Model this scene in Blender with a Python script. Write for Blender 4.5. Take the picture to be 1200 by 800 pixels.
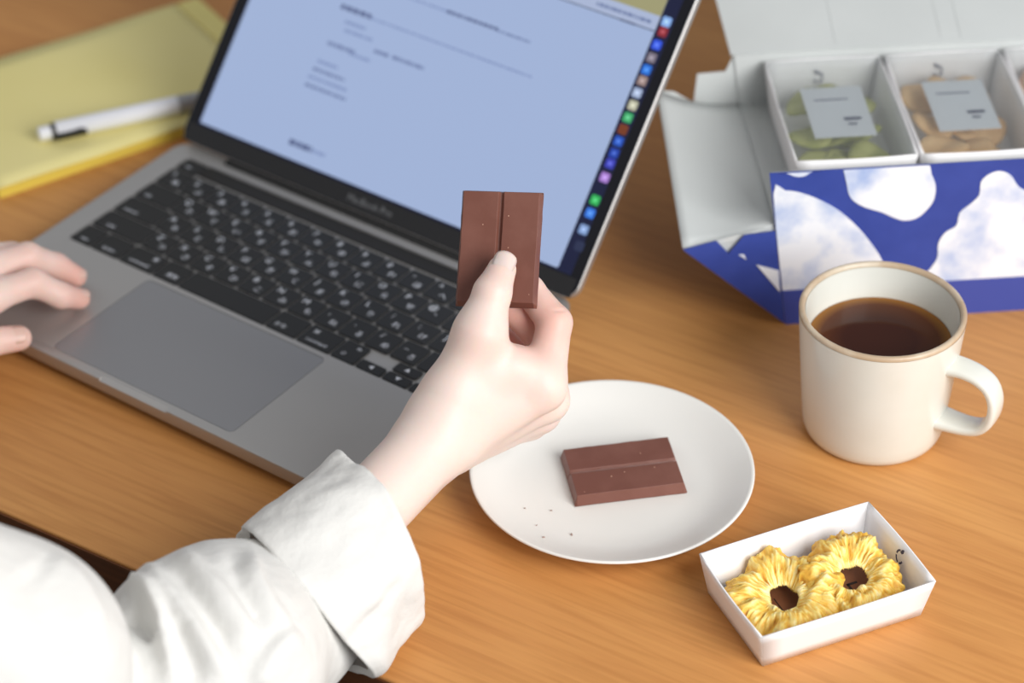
import bpy, bmesh, math, random
import numpy as np
from mathutils import Vector, Matrix, noise as mnoise

for o in list(bpy.data.objects): bpy.data.objects.remove(o)
random.seed(7); np.random.seed(7)
SC = bpy.context.scene; COL = SC.collection
PI = math.pi

# ------------------------------------------------------------------ camera
CAM = np.array([986.7, -774.8, 891.5])            # mm, table top is z = 0
YAW, PITCH, ROLL, FPX = -0.6367, 0.6454, -0.0138, 3009.0
cF = np.array([math.cos(PITCH)*math.sin(YAW), math.cos(PITCH)*math.cos(YAW), -math.sin(PITCH)])
_r = np.array([math.cos(YAW), -math.sin(YAW), 0.0]); _u = np.cross(_r, cF)
cR = _r*math.cos(ROLL)+_u*math.sin(ROLL); cU = -_r*math.sin(ROLL)+_u*math.cos(ROLL)
cam_data = bpy.data.cameras.new('camera'); cam = bpy.data.objects.new('camera', cam_data); COL.objects.link(cam)
M3 = Matrix(((cR[0], cU[0], -cF[0]), (cR[1], cU[1], -cF[1]), (cR[2], cU[2], -cF[2])))
cam.matrix_world = Matrix.Translation(Vector(CAM/1000)) @ M3.to_4x4()
cam_data.sensor_width = 36; cam_data.lens = FPX/1200*36; cam_data.clip_start = .05
cam_data.dof.use_dof = True; cam_data.dof.focus_distance = 1.312; cam_data.dof.aperture_fstop = 4.6
cam_data.dof.aperture_blades = 9
SC.camera = cam
SC.view_settings.view_transform = 'Standard'; SC.view_settings.look = 'None'
SC.view_settings.gamma = 1; SC.view_settings.use_curve_mapping = False
SC.view_settings.exposure = 0.16

# ------------------------------------------------------------------ world + window light
wd = bpy.data.worlds.new('world'); SC.world = wd; wd.use_nodes = True
bg = wd.node_tree.nodes['Background']; bg.inputs[0].default_value = (.96, .975, 1.0, 1); bg.inputs[1].default_value = 0.29
def area(name, loc, target, sx, sy, power, colr):
    L = bpy.data.lights.new(name, 'AREA'); L.shape = 'RECTANGLE'; L.size = sx; L.size_y = sy; L.energy = power; L.color = colr
    o = bpy.data.objects.new(name, L); COL.objects.link(o); o.location = loc
    o.rotation_euler = (Vector(target)-Vector(loc)).to_track_quat('-Z', 'Y').to_euler(); return o
area('window_light', (1.55, -.12, .78), (.35, .1, 0), .9, .9, 22, (1, .99, .98))
area('window_light', (-2.0, .1, 1.3), (0, .2, 0), 1.4, 1.2, 6, (.95, .97, 1))

# ------------------------------------------------------------------ helpers
def at(u, v, D):
    """point at pixel direction (u,v) and real depth D mm, world mm"""
    return CAM + (cF + cR*((u-600)/FPX) - cU*((v-400)/FPX))*D
def onz(u, v, z=0):
    d = cF + cR*((u-600)/FPX) - cU*((v-400)/FPX)
    return CAM + d*((z-CAM[2])/d[2])
def V(*a): return np.array(a, float)
def tag(o, label, cat, group=None):
    o['label'] = label; o['category'] = cat
    if group: o['group'] = group
    return o
def empty(name, loc, rz=0):
    o = bpy.data.objects.new(name, None); COL.objects.link(o)
    o.location = Vector(loc)/1000; o.rotation_euler = (0, 0, rz); o.empty_display_size = .02; return o
def root_of(o):
    while o.parent: o = o.parent
    return o
def mesh_obj(name, verts, faces, mat, parent=None, smooth=False, mats=None, midx=None, autosmooth=None, raw=False):
    """verts in mm. With a parent they are in the parent root's own axes, measured from the world origin
    unless the root is rotated (then local to the root)."""
    v = np.asarray(verts, float)
    if parent is not None and not raw:
        v = v - np.array(root_of(parent).location)*1000
    me = bpy.data.meshes.new(name)
    me.from_pydata((v/1000).tolist(), [], [list(map(int, f)) for f in faces])
    for m in (mats or [mat]): me.materials.append(m)
    if midx is not None:
        for p, i in zip(me.polygons, midx): p.material_index = i
    bm = bmesh.new(); bm.from_mesh(me); bmesh.ops.recalc_face_normals(bm, faces=bm.faces); bm.to_mesh(me); bm.free()
    o = bpy.data.objects.new(name, me); COL.objects.link(o)
    if parent is not None: o.parent = parent
    if smooth: me.polygons.foreach_set('use_smooth', [True]*len(me.polygons))
    if autosmooth: me.set_sharp_from_angle(angle=math.radians(autosmooth))
    return o
class MB:
    """collects shapes in mm"""
    def __init__(s): s.v = []; s.f = []
    def add(s, v, f):
        n = len(s.v); s.v += [list(map(float, q)) for q in v]; s.f += [[i+n for i in g] for g in f]; return s
    def box(s, lo, hi, T=None):
        x0, y0, z0 = lo; x1, y1, z1 = hi
        v = [(x0,y0,z0),(x1,y0,z0),(x1,y1,z0),(x0,y1,z0),(x0,y0,z1),(x1,y0,z1),(x1,y1,z1),(x0,y1,z1)]
        if T is not None: v = [T(np.array(q, float)) for q in v]
        return s.add(v, [(0,3,2,1),(4,5,6,7),(0,1,5,4),(1,2,6,5),(2,3,7,6),(3,0,4,7)])
    def rbox(s, lo, hi, r, n=4, ch=0, T=None):
        """box with rounded vertical corners and a small top/bottom chamfer"""
        x0, y0, z0 = lo; x1, y1, z1 = hi
        def loop(z, ins):
            q = []
            for cx, cy, a0 in ((x1-r, y1-r, 0), (x0+r, y1-r, PI/2), (x0+r, y0+r, PI), (x1-r, y0+r, 1.5*PI)):
                for i in range(n+1):
                    a = a0+PI/2*i/n; q.append((cx+(r-ins)*math.cos(a), cy+(r-ins)*math.sin(a), z))
            return q
        L = [loop(z0, ch), loop(z0+ch, 0), loop(z1-ch, 0), loop(z1, ch)] if ch else [loop(z0, 0), loop(z1, 0)]
        return s.loft(L, T=T)
    def loft(s, rings, cap=True, closed=True, T=None):
        n = len(rings[0]); v = [p for R in rings for p in R]; f = []
        for i in range(len(rings)-1):
            for j in range(n if closed else n-1):
                k = (j+1) % n; f.append((i*n+j, i*n+k, (i+1)*n+k, (i+1)*n+j))
        if cap and closed:
            f.append(tuple(range(n))[::-1]); f.append(tuple((len(rings)-1)*n+j for j in range(n)))
        if T is not None: v = [T(np.array(q, float)) for q in v]
        return s.add(v, f)
    def lathe(s, prof, n=64, c=(0, 0, 0), cap=False):
        return s.loft([[(c[0]+r*math.cos(2*PI*j/n), c[1]+r*math.sin(2*PI*j/n), c[2]+z) for j in range(n)] for r, z in prof], cap=cap)
    def tube(s, pts, rad, n=12):
        pts = [np.array(p, float) for p in pts]; R = []
        rr = rad if hasattr(rad, '__len__') else [rad]*len(pts)
        up = None
        for i, p in enumerate(pts):
            t = pts[min(i+1, len(pts)-1)]-pts[max(i-1, 0)]; t = t/np.linalg.norm(t)
            if up is None:
                up = np.array([0, 0, 1.]) if abs(t[2]) < .9 else np.array([1., 0, 0])
            a = np.cross(t, up); a /= np.linalg.norm(a); b = np.cross(a, t); up = b
            R.append([p+rr[i]*(a*math.cos(2*PI*j/n)+b*math.sin(2*PI*j/n)) for j in range(n)])
        return s.loft(R)
    def sheet(s, quad, th, nrm=None):
        """thin slab from a polygon"""
        q = [np.array(p, float) for p in quad]
        if nrm is None: nrm = np.cross(q[1]-q[0], q[-1]-q[0])
        nrm = np.array(nrm, float); nrm = nrm/np.linalg.norm(nrm)*th
        return s.loft([q, [p+nrm for p in q]])
    def obj(s, name, mat, parent=None, **k): return mesh_obj(name, s.v, s.f, mat, parent, **k)
def bevel(o, w, seg=2, ang=30):
    m = o.modifiers.new('bevel', 'BEVEL'); m.width = w/1000; m.segments = seg; m.limit_method = 'ANGLE'; m.angle_limit = math.radians(ang)
    o.data.polygons.foreach_set('use_smooth', [True]*len(o.data.polygons))
    w = o.modifiers.new('wn', 'WEIGHTED_NORMAL'); w.keep_sharp = True
    return o

def srgb(r, g, b):
    f = lambda c: (c/255/12.92 if c/255 <= .04045 else ((c/255+.055)/1.055)**2.4)
    return (f(r), f(g), f(b), 1)
def mat(name, colr, rough=.5, metal=0, sss=0, sssr=(1, .4, .2), spec=.5, noise=None, bump=None, coat=0, emit=None, trans=0, alpha=1, sheen=0):
    """noise=(scale, colour2, lo, hi, stretch) mixes a second colour; bump=(scale, strength, dist, stretch)"""
    m = bpy.data.materials.new(name); m.use_nodes = True
    nt = m.node_tree; b = nt.nodes['Principled BSDF']
    b.inputs['Base Color'].default_value = colr; b.inputs['Roughness'].default_value = rough
    b.inputs['Metallic'].default_value = metal; b.inputs['Specular IOR Level'].default_value = spec
    b.inputs['Coat Weight'].default_value = coat; b.inputs['Transmission Weight'].default_value = trans; b.inputs['Alpha'].default_value = alpha
    b.inputs['Sheen Weight'].default_value = sheen
    if sss:
        b.inputs['Subsurface Weight'].default_value = sss; b.inputs['Subsurface Radius'].default_value = sssr; b.inputs['Subsurface Scale'].default_value = .004
    if emit: b.inputs['Emission Color'].default_value = emit[0]; b.inputs['Emission Strength'].default_value = emit[1]
    tc = nt.nodes.new('ShaderNodeTexCoord')
    def tex(scale, stretch, detail=4):
        mp = nt.nodes.new('ShaderNodeMapping'); mp.inputs['Scale'].default_value = stretch or (1, 1, 1)
        nt.links.new(tc.outputs['Object'], mp.inputs[0])
        n = nt.nodes.new('ShaderNodeTexNoise'); n.inputs['Scale'].default_value = scale; n.inputs['Detail'].default_value = detail
        nt.links.new(mp.outputs[0], n.inputs['Vector']); return n
    if noise:
        sc, c2, lo, hi = noise[:4]; n = tex(sc, noise[4] if len(noise) > 4 else None)
        rp = nt.nodes.new('ShaderNodeValToRGB'); rp.color_ramp.elements[0].position = lo; rp.color_ramp.elements[1].position = hi
        rp.color_ramp.elements[0].color = colr; rp.color_ramp.elements[1].color = c2
        nt.links.new(n.outputs['Fac'], rp.inputs[0]); nt.links.new(rp.outputs[0], b.inputs['Base Color'])
    if bump:
        n = tex(bump[0], bump[3] if len(bump) > 3 else None); bp = nt.nodes.new('ShaderNodeBump')
        bp.inputs['Strength'].default_value = bump[1]; bp.inputs['Distance'].default_value = bump[2]
        nt.links.new(n.outputs['Fac'], bp.inputs['Height']); nt.links.new(bp.outputs[0], b.inputs['Normal'])
    return m

def wood_mat(name, ca, cb, cc, rough=.42):
    m = bpy.data.materials.new(name); m.use_nodes = True; nt = m.node_tree; b = nt.nodes['Principled BSDF']; L = nt.links
    tc = nt.nodes.new('ShaderNodeTexCoord')
    def N(scale, stretch, det=5, dist=0.):
        mp = nt.nodes.new('ShaderNodeMapping'); mp.inputs['Scale'].default_value = stretch; L.new(tc.outputs['Object'], mp.inputs[0])
        n = nt.nodes.new('ShaderNodeTexNoise'); n.inputs['Scale'].default_value = scale; n.inputs['Detail'].default_value = det; n.inputs['Distortion'].default_value = dist
        L.new(mp.outputs[0], n.inputs['Vector']); return n
    broad = N(5, (.35, 2.2, 2), 3, .4); streak = N(48, (.22, 4, 4), 6, .6); fine = N(260, (.06, 1, 1), 3)
    def ramp(n, c0, c1, p0, p1):
        r = nt.nodes.new('ShaderNodeValToRGB'); r.color_ramp.elements[0].position = p0; r.color_ramp.elements[1].position = p1
        r.color_ramp.elements[0].color = c0; r.color_ramp.elements[1].color = c1; L.new(n.outputs['Fac'], r.inputs[0]); return r
    def mix(t, f, a, bb):
        x = nt.nodes.new('ShaderNodeMix'); x.data_type = 'RGBA'; x.blend_type = t; x.inputs[0].default_value = f
        L.new(a.outputs['Color'] if 'Color' in a.outputs else a.outputs[2], x.inputs[6]); L.new(bb.outputs['Color'], x.inputs[7]); return x
    r0 = ramp(broad, cb, ca, .38, .62); r1 = ramp(streak, cc, ca, .35, .6); r2 = ramp(fine, (.8, .74, .68, 1), (1, 1, 1, 1), .36, .56)
    x = mix('MIX', .34, r0, r1)
    y = nt.nodes.new('ShaderNodeMix'); y.data_type = 'RGBA'; y.blend_type = 'MULTIPLY'; y.inputs[0].default_value = .55
    L.new(x.outputs[2], y.inputs[6]); L.new(r2.outputs['Color'], y.inputs[7]); L.new(y.outputs[2], b.inputs['Base Color'])
    b.inputs['Roughness'].default_value = rough; b.inputs['Specular IOR Level'].default_value = .35
    bp = nt.nodes.new('ShaderNodeBump'); bp.inputs['Strength'].default_value = .08; bp.inputs['Distance'].default_value = .0005
    L.new(fine.outputs['Fac'], bp.inputs['Height']); L.new(bp.outputs[0], b.inputs['Normal'])
    return m

MT = {}
MT['wood'] = wood_mat('table_wood', srgb(213, 154, 90), srgb(198, 137, 76), srgb(199, 138, 80))
MT['wood_dark'] = wood_mat('table_edge_wood', srgb(112, 68, 38), srgb(84, 50, 28), srgb(70, 40, 24), .5)
MT['floor'] = wood_mat('floor_wood', srgb(60, 48, 40), srgb(48, 38, 32), srgb(40, 32, 27), .6)
MT['alu'] = mat('space_grey_aluminium', srgb(186, 184, 182), .45, .65, bump=(900, .03, .0002))
MT['pad'] = mat('trackpad_glass', srgb(160, 160, 163), .4, .6)
MT['key'] = mat('key_black', srgb(38, 38, 38), .5, spec=.4)
MT['well'] = mat('key_well', srgb(86, 84, 84), .5, .6)
MT['legend'] = mat('key_legend', srgb(225, 228, 236), .6)
MT['touchbar'] = mat('touch_strip', srgb(30, 27, 22), .5)
MT['bezel'] = mat('screen_bezel', srgb(34, 34, 36), .35)
MT['bezel_text'] = mat('bezel_text', srgb(120, 122, 125), .5)
MT['glassblack'] = mat('screen_border', srgb(12, 13, 22), .2)
def emis(name, c, s=1.0, rough=.35):
    return mat(name, (0.01, 0.01, 0.012, 1), rough, emit=(c, s), spec=.25)
MT['rubber'] = mat('rubber', srgb(30, 30, 30), .8)
MT['paper_y'] = mat('yellow_paper', srgb(240, 228, 158), .75, noise=(9, srgb(236, 223, 148), .4, .7))
MT['paper_ye'] = mat('yellow_paper_edge', srgb(236, 212, 92), .8, bump=(800, .3, .0003, (.02, .02, 1)))
MT['paper_yb'] = mat('yellow_binding', srgb(240, 226, 142), .6)
MT['penw'] = mat('pen_white', srgb(236, 238, 244), .3)
MT['peng'] = mat('pen_grey', srgb(170, 172, 176), .3, .3)
MT['penb'] = mat('pen_black', srgb(25, 25, 25), .35)
MT['card'] = mat('white_card', srgb(206, 210, 209), .7, noise=(12, srgb(200, 204, 203), .4, .7))
MT['blue'] = mat('blue_print', srgb(46, 68, 152), .55, noise=(60, srgb(52, 74, 160), .4, .7))
MT['blue2'] = mat('blue_print_band', srgb(62, 78, 162), .5)
MT['cloud'] = mat('cloud_print', srgb(236, 241, 248), .55, noise=(30, srgb(138, 168, 222), .44, .70))
MT['traypaper'] = mat('tray_paper', srgb(244, 243, 244), .6, bump=(300, .05, .0003))
MT['film'] = None
MT['label'] = mat('label_paper', srgb(222, 226, 232), .6)
MT['ink'] = mat('navy_ink', srgb(48, 54, 92), .6)
MT['kraft'] = mat('brown_card', srgb(150, 96, 60), .6, noise=(40, srgb(130, 78, 48), .4, .7))
MT['inkb'] = mat('dark_ink', srgb(44, 30, 24), .6)
MT['kiwi'] = mat('dried_kiwi', srgb(194, 194, 120), .6, noise=(60, srgb(160, 164, 84), .42, .65), bump=(160, .5, .001))
MT['apple'] = mat('dried_apple', srgb(238, 198, 146), .6, noise=(50, srgb(222, 174, 116), .42, .7), bump=(160, .5, .001))
MT['berry'] = mat('dried_berry', srgb(214, 176, 150), .6, noise=(50, srgb(190, 140, 110), .42, .7), bump=(160, .5, .001))
MT['ceramic'] = mat('mug_glaze', srgb(226, 227, 219), .28, coat=.35, noise=(18, srgb(219, 219, 209), .45, .7), bump=(40, .06, .001))
MT['rim'] = mat('mug_rim_clay', srgb(190, 166, 138), .35, noise=(60, srgb(212, 198, 176), .4, .65))
MT['plate'] = mat('plate_glaze', srgb(234, 233, 228), .45, coat=.15)
MT['choc'] = mat('chocolate', srgb(116, 72, 60), .42, spec=.4, noise=(55, srgb(126, 82, 70), .45, .75), bump=(240, .12, .0006), coat=.1)
MT['crumb'] = mat('chocolate_crumb', srgb(168, 146, 136), .6)
MT['crumb_l'] = mat('chocolate_chip', srgb(190, 150, 128), .6)
MT['nail'] = mat('nail', srgb(240, 208, 200), .32, sss=.4, coat=.1)
MT['nail_pink'] = mat('nail_pink', srgb(232, 186, 172), .4, sss=.3)
MT['shirt'] = mat('white_cotton', srgb(226, 225, 221), .9, sheen=.05, bump=(75, .4, .004))
MT['trousers'] = mat('black_trousers', srgb(16, 16, 18), .9)
MT['hair'] = mat('dark_hair', srgb(38, 28, 24), .5, bump=(400, .4, .002, (1, 1, .05)))

def film_mat():
    m = bpy.data.materials.new('clear_film'); m.use_nodes = True; nt = m.node_tree; nt.nodes.clear()
    out = nt.nodes.new('ShaderNodeOutputMaterial'); mx = nt.nodes.new('ShaderNodeMixShader'); t = nt.nodes.new('ShaderNodeBsdfTransparent'); g = nt.nodes.new('ShaderNodeBsdfGlossy')
    g.inputs['Roughness'].default_value = .3; g.inputs['Color'].default_value = (.9, .92, .92, 1); t.inputs['Color'].default_value = (.95, .96, .96, 1)
    fr = nt.nodes.new('ShaderNodeLayerWeight'); fr.inputs['Blend'].default_value = .25
    ad = nt.nodes.new('ShaderNodeMath'); ad.operation = 'MULTIPLY_ADD'; ad.inputs[1].default_value = .22; ad.inputs[2].default_value = .10
    nt.links.new(fr.outputs['Facing'], ad.inputs[0]); nt.links.new(ad.outputs[0], mx.inputs[0]); nt.links.new(t.outputs[0], mx.inputs[1]); nt.links.new(g.outputs[0], mx.inputs[2]); nt.links.new(mx.outputs[0], out.inputs[0])
    return m
MT['film'] = film_mat()
def tea_mat():
    m = mat('tea', srgb(70, 30, 12), .05, spec=.2)
    nt = m.node_tree; b = nt.nodes['Principled BSDF']
    tc = nt.nodes.new('ShaderNodeTexCoord'); ln = nt.nodes.new('ShaderNodeVectorMath'); ln.operation = 'LENGTH'
    nt.links.new(tc.outputs['Object'], ln.inputs[0])
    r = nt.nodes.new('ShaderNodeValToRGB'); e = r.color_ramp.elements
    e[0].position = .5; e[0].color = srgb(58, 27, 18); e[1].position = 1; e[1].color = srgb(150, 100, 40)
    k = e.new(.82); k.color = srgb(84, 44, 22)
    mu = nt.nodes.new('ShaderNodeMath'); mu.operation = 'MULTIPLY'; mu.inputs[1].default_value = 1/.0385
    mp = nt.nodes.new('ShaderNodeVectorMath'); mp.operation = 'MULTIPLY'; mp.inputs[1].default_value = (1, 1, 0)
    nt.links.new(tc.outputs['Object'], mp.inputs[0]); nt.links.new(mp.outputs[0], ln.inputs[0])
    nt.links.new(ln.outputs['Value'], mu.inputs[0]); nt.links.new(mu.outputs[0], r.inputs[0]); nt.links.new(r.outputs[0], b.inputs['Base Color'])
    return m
MT['tea'] = tea_mat()
def pine_mat():
    m = mat('dried_pineapple', srgb(240, 210, 120), .5, sss=.25, sssr=(1, .7, .2), bump=(420, .5, .0012))
    nt = m.node_tree; b = nt.nodes['Principled BSDF']; L = nt.links
    at_ = nt.nodes.new('ShaderNodeAttribute'); at_.attribute_name = 'ripe'
    r = nt.nodes.new('ShaderNodeValToRGB'); e = r.color_ramp.elements
    e[0].position = 0; e[0].color = srgb(196, 128, 34); e[1].position = 1; e[1].color = srgb(252, 238, 184)
    k = e.new(.4); k.color = srgb(238, 190, 78); k = e.new(.65); k.color = srgb(248, 220, 132)
    L.new(at_.outputs['Fac'], r.inputs[0]); L.new(r.outputs[0], b.inputs['Base Color'])
    return m
MT['pine'] = pine_mat()
def skin_mat():
    m = mat('skin', srgb(244, 218, 200), .45, sss=.35, sssr=(1, .35, .2), spec=.35, bump=(1100, .06, .0004))
    nt = m.node_tree; b = nt.nodes['Principled BSDF']; L = nt.links
    a = nt.nodes.new('ShaderNodeAttribute'); a.attribute_name = 'flush'
    r = nt.nodes.new('ShaderNodeValToRGB'); e = r.color_ramp.elements
    e[0].color = srgb(236, 216, 206); e[1].color = srgb(228, 170, 154)
    L.new(a.outputs['Fac'], r.inputs[0]); L.new(r.outputs[0], b.inputs['Base Color']); return m
MT['skin'] = skin_mat()

def text_mesh(body, size):
    cu = bpy.data.curves.new('text', 'FONT'); cu.body = body; cu.size = size; cu.align_x = 'CENTER'; cu.align_y = 'CENTER'; cu.resolution_u = 2
    o = bpy.data.objects.new('text', cu); COL.objects.link(o)
    bpy.context.view_layer.update()
    me = bpy.data.meshes.new_from_object(o.evaluated_get(bpy.context.evaluated_depsgraph_get()))
    v = np.array([q.co[:] for q in me.vertices]) if len(me.vertices) else np.zeros((0, 3)); f = [tuple(p.vertices) for p in me.polygons]
    bpy.data.objects.remove(o); bpy.data.curves.remove(cu); bpy.data.meshes.remove(me)
    return v, f

# ------------------------------------------------------------------ SDF -> surface nets
class SDF:
    def __init__(s, lo, hi, h):
        s.lo = np.array(lo, float); s.h = h
        s.n = np.ceil((np.array(hi)-s.lo)/h).astype(int)+1
        s.ax = [(s.lo[i]+h*np.arange(s.n[i])).astype(np.float32) for i in range(3)]
        s.d = s.new()
    def new(s): return np.full(tuple(s.n), 50., np.float32)
    def _win(s, lo, hi):
        i0 = np.maximum(np.floor((lo-s.lo)/s.h).astype(int), 0); i1 = np.minimum(np.ceil((hi-s.lo)/s.h).astype(int)+1, s.n)
        if np.any(i1 <= i0): return None
        sl = tuple(slice(a, b) for a, b in zip(i0, i1))
        X = s.ax[0][sl[0]][:, None, None]; Y = s.ax[1][sl[1]][None, :, None]; Z = s.ax[2][sl[2]][None, None, :]
        return sl, X, Y, Z
    @staticmethod
    def smin(a, b, k):
        if k <= 0: return np.minimum(a, b)
        h = np.clip(.5+.5*(b-a)/k, 0, 1); return b+(a-b)*h-k*h*(1-h)
    def capd(s, a, b, ra, rb, X, Y, Z):
        ba = b-a; L = max(float(ba@ba), 1e-9)
        t = np.clip(((X-a[0])*ba[0]+(Y-a[1])*ba[1]+(Z-a[2])*ba[2])/L, 0, 1)
        return np.sqrt((X-a[0]-t*ba[0])**2+(Y-a[1]-t*ba[1])**2+(Z-a[2]-t*ba[2])**2)-(ra+(rb-ra)*t)
    def cap(s, a, b, ra, rb, k=0, d=None, sub=False):
        d = s.d if d is None else d
        a = np.array(a, float); b = np.array(b, float); m = max(ra, rb)+k+12
        w = s._win(np.minimum(a, b)-m, np.maximum(a, b)+m)
        if w is None: return
        sl, X, Y, Z = w; c = s.capd(a, b, ra, rb, X, Y, Z)
        d[sl] = -s.smin(-d[sl], c, k) if sub else s.smin(d[sl], c, k)
    def ell(s, c, r, k=0, d=None, axes=None):
        d = s.d if d is None else d
        c = np.array(c, float); r = np.array(r, float); m = r.max()+k+15
        w = s._win(c-m, c+m)
        if w is None: return
        sl, X, Y, Z = w
        if axes is None: P = ((X-c[0]), (Y-c[1]), (Z-c[2]))
        else: P = [(X-c[0])*a[0]+(Y-c[1])*a[1]+(Z-c[2])*a[2] for a in axes]
        k0 = np.sqrt((P[0]/r[0])**2+(P[1]/r[1])**2+(P[2]/r[2])**2)
        k1 = np.sqrt((P[0]/r[0]**2)**2+(P[1]/r[1]**2)**2+(P[2]/r[2]**2)**2)+1e-6
        d[sl] = s.smin(d[sl], k0*(k0-1)/k1, k)
    def chain(s, pts, k=3, d=None):
        for (p, r), (q, rr) in zip(pts[:-1], pts[1:]): s.cap(p, q, r, rr, k, d)
    def mesh(s, smooth=2):
        d = s.d; n = s.n
        ins = d < 0
        cs = np.zeros(tuple(n-1), np.int8)
        for i in (0, 1):
            for j in (0, 1):
                for k in (0, 1): cs += ins[i:n[0]-1+i, j:n[1]-1+j, k:n[2]-1+k]
        act = (cs > 0) & (cs < 8); idx = np.full(act.shape, -1, np.int64); C = np.argwhere(act); idx[act] = np.arange(len(C))
        acc = np.zeros((len(C), 3)); cnt = np.zeros(len(C))
        cor = [(i, j, k) for i in (0, 1) for j in (0, 1) for k in (0, 1)]
        val = {c: d[C[:, 0]+c[0], C[:, 1]+c[1], C[:, 2]+c[2]].astype(float) for c in cor}
        for a in cor:
            for ax in range(3):
                if a[ax]: continue
                b = list(a); b[ax] = 1; b = tuple(b)
                va, vb = val[a], val[b]; x = (va < 0) != (vb < 0); t = np.where(x, va/np.where(x, va-vb, 1), 0)
                for q in range(3): acc[:, q] += np.where(x, a[q]+(t if q == ax else 0), 0)
                cnt += x
        v = (C+acc/cnt[:, None])*s.h+s.lo
        F = []
        for ax in range(3):
            sl0 = [slice(None)]*3; sl1 = [slice(None)]*3; sl0[ax] = slice(0, n[ax]-1); sl1[ax] = slice(1, n[ax])
            e = ins[tuple(sl0)] != ins[tuple(sl1)]; E_ = np.argwhere(e)
            o1, o2 = [q for q in range(3) if q != ax]
            E_ = E_[(E_[:, o1] > 0) & (E_[:, o2] > 0) & (E_[:, o1] < n[o1]-1) & (E_[:, o2] < n[o2]-1)]
            q = []
            for da, db in ((0, 0), (-1, 0), (-1, -1), (0, -1)):
                c = E_.copy(); c[:, o1] += da; c[:, o2] += db; q.append(idx[c[:, 0], c[:, 1], c[:, 2]])
            q = np.stack(q, 1); flip = ins[E_[:, 0], E_[:, 1], E_[:, 2]]
            if ax == 1: flip = ~flip
            q[~flip] = q[~flip][:, ::-1]; F.append(q)
        F = np.concatenate(F); F = F[(F >= 0).all(1)]
        for _ in range(smooth):
            s_ = np.zeros_like(v); c_ = np.zeros(len(v))
            for i in range(4):
                a, b = F[:, i], F[:, (i+1) % 4]
                for q in range(3): s_[:, q] += np.bincount(a, v[b, q], len(v))+np.bincount(b, v[a, q], len(v))
                c_ += np.bincount(a, minlength=len(v))+np.bincount(b, minlength=len(v))
            v = v*.5+.5*s_/np.maximum(c_, 1)[:, None]
        return v, F

# ------------------------------------------------------------------ setting: floor and table
fl = MB().box((-1800, -1700, -740), (2200, 2200, -720)).obj('floor', MT['floor']); fl['kind'] = 'structure'

TA = math.radians(4.4)
table = empty('table', (265, -91.3, -720), TA)
tag(table, 'light brown wooden table with a dark front edge under everything', 'table')
# local axes: x along the front edge, y to the back, z up from the floor
bevel(MB().box((-900, 0, 706), (1000, 950, 720)).obj('tabletop', MT['wood'], table, raw=True), 1.2)
MB().box((-900, 2.5, 693), (1000, 945, 706)).obj('edge_band', MT['wood_dark'], table, raw=True)
fe = MB().box((-900, -1.2, 692), (1000, 0.2, 718.2)).obj('edge_band', MT['wood_dark'], table, raw=True)
for x in (-840, 900):
    for y in (60, 840): bevel(MB().box((x, y, 0), (x+50, y+50, 693)).obj('leg', MT['wood_dark'], table, raw=True), 2)

# ------------------------------------------------------------------ laptop
W, DP, HB = 304.1, 212.4, 15.6
lap = empty('laptop', (0, 0, 0))
tag(lap, 'open grey aluminium laptop with black keyboard and a document on screen', 'laptop')
def base_loop(z, ins):
    q = []; r = 11
    for cx, cy, a0 in ((W-r, DP-r, 0), (r, DP-r, PI/2), (r, r, PI), (W-r, r, 1.5*PI)):
        for i in range(7):
            a = a0+PI/2*i/6; q.append((cx+(r-ins)*math.cos(a), cy+(r-ins)*math.sin(a), z))
    return q
mb = MB().loft([base_loop(2, 9), base_loop(3.2, 4), base_loop(6, 1), base_loop(9, 0), base_loop(HB-.6, 0), base_loop(HB-.15, .25), base_loop(HB, .7)])
base = mb.obj('base', MT['alu'], lap, smooth=True, autosmooth=25)
# finger notch: cut from the front lip of the base
cut = MB().loft([[(x, 3.3, HB+.02), (x, 3.3, HB+3), (x, -7, HB+3), (x, -7, HB-5.2)] for x in (127, 177)]).obj('cutter', MT['alu'])
bo = base.modifiers.new('notch', 'BOOLEAN'); bo.operation = 'DIFFERENCE'; bo.object = cut; bo.solver = 'EXACT'
# trackpad recess + keyboard recess
cut2 = MB().rbox((84.6, 6.1, HB-.7), (219.4, 87.1, HB+3), 3.4).obj('cutter', MT['alu'])
cut3 = MB().rbox((15.6, 90.6, HB-1.5), (290.4, 199.4, HB+3), 2.4).obj('cutter', MT['well'])
for c in (cut2, cut3):
    b_ = base.modifiers.new('recess', 'BOOLEAN'); b_.operation = 'DIFFERENCE'; b_.object = c; b_.solver = 'EXACT'
bpy.context.view_layer.update()
dg = bpy.context.evaluated_depsgraph_get(); me2 = bpy.data.meshes.new_from_object(base.evaluated_get(dg)); base.modifiers.clear(); base.data = me2
for c in (cut, cut2, cut3): bpy.data.objects.remove(c)
MB().rbox((85, 6.5, HB-.65), (219, 86.7, HB-.12), 3).obj('trackpad', MT['pad'], lap)
for x in (40, 264):
    for y in (30, 185): MB().lathe([(0.01, 0), (7, 0), (8, 1), (8, 2.4), (.01, 2.4)], 16, (x, y, 0)).obj('rubber_foot', MT['rubber'], lap)
kb = MB().box((15.8, 90.8, HB-1.48), (290.2, 199.2, HB-1.3)).obj('keyboard_deck', MT['alu'], lap)
MB().rbox((34, 187.4, HB-1.3), (268, 198.2, HB-.1), 1).obj('touch_strip', MT['touchbar'], lap)
key_cache = {}
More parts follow.
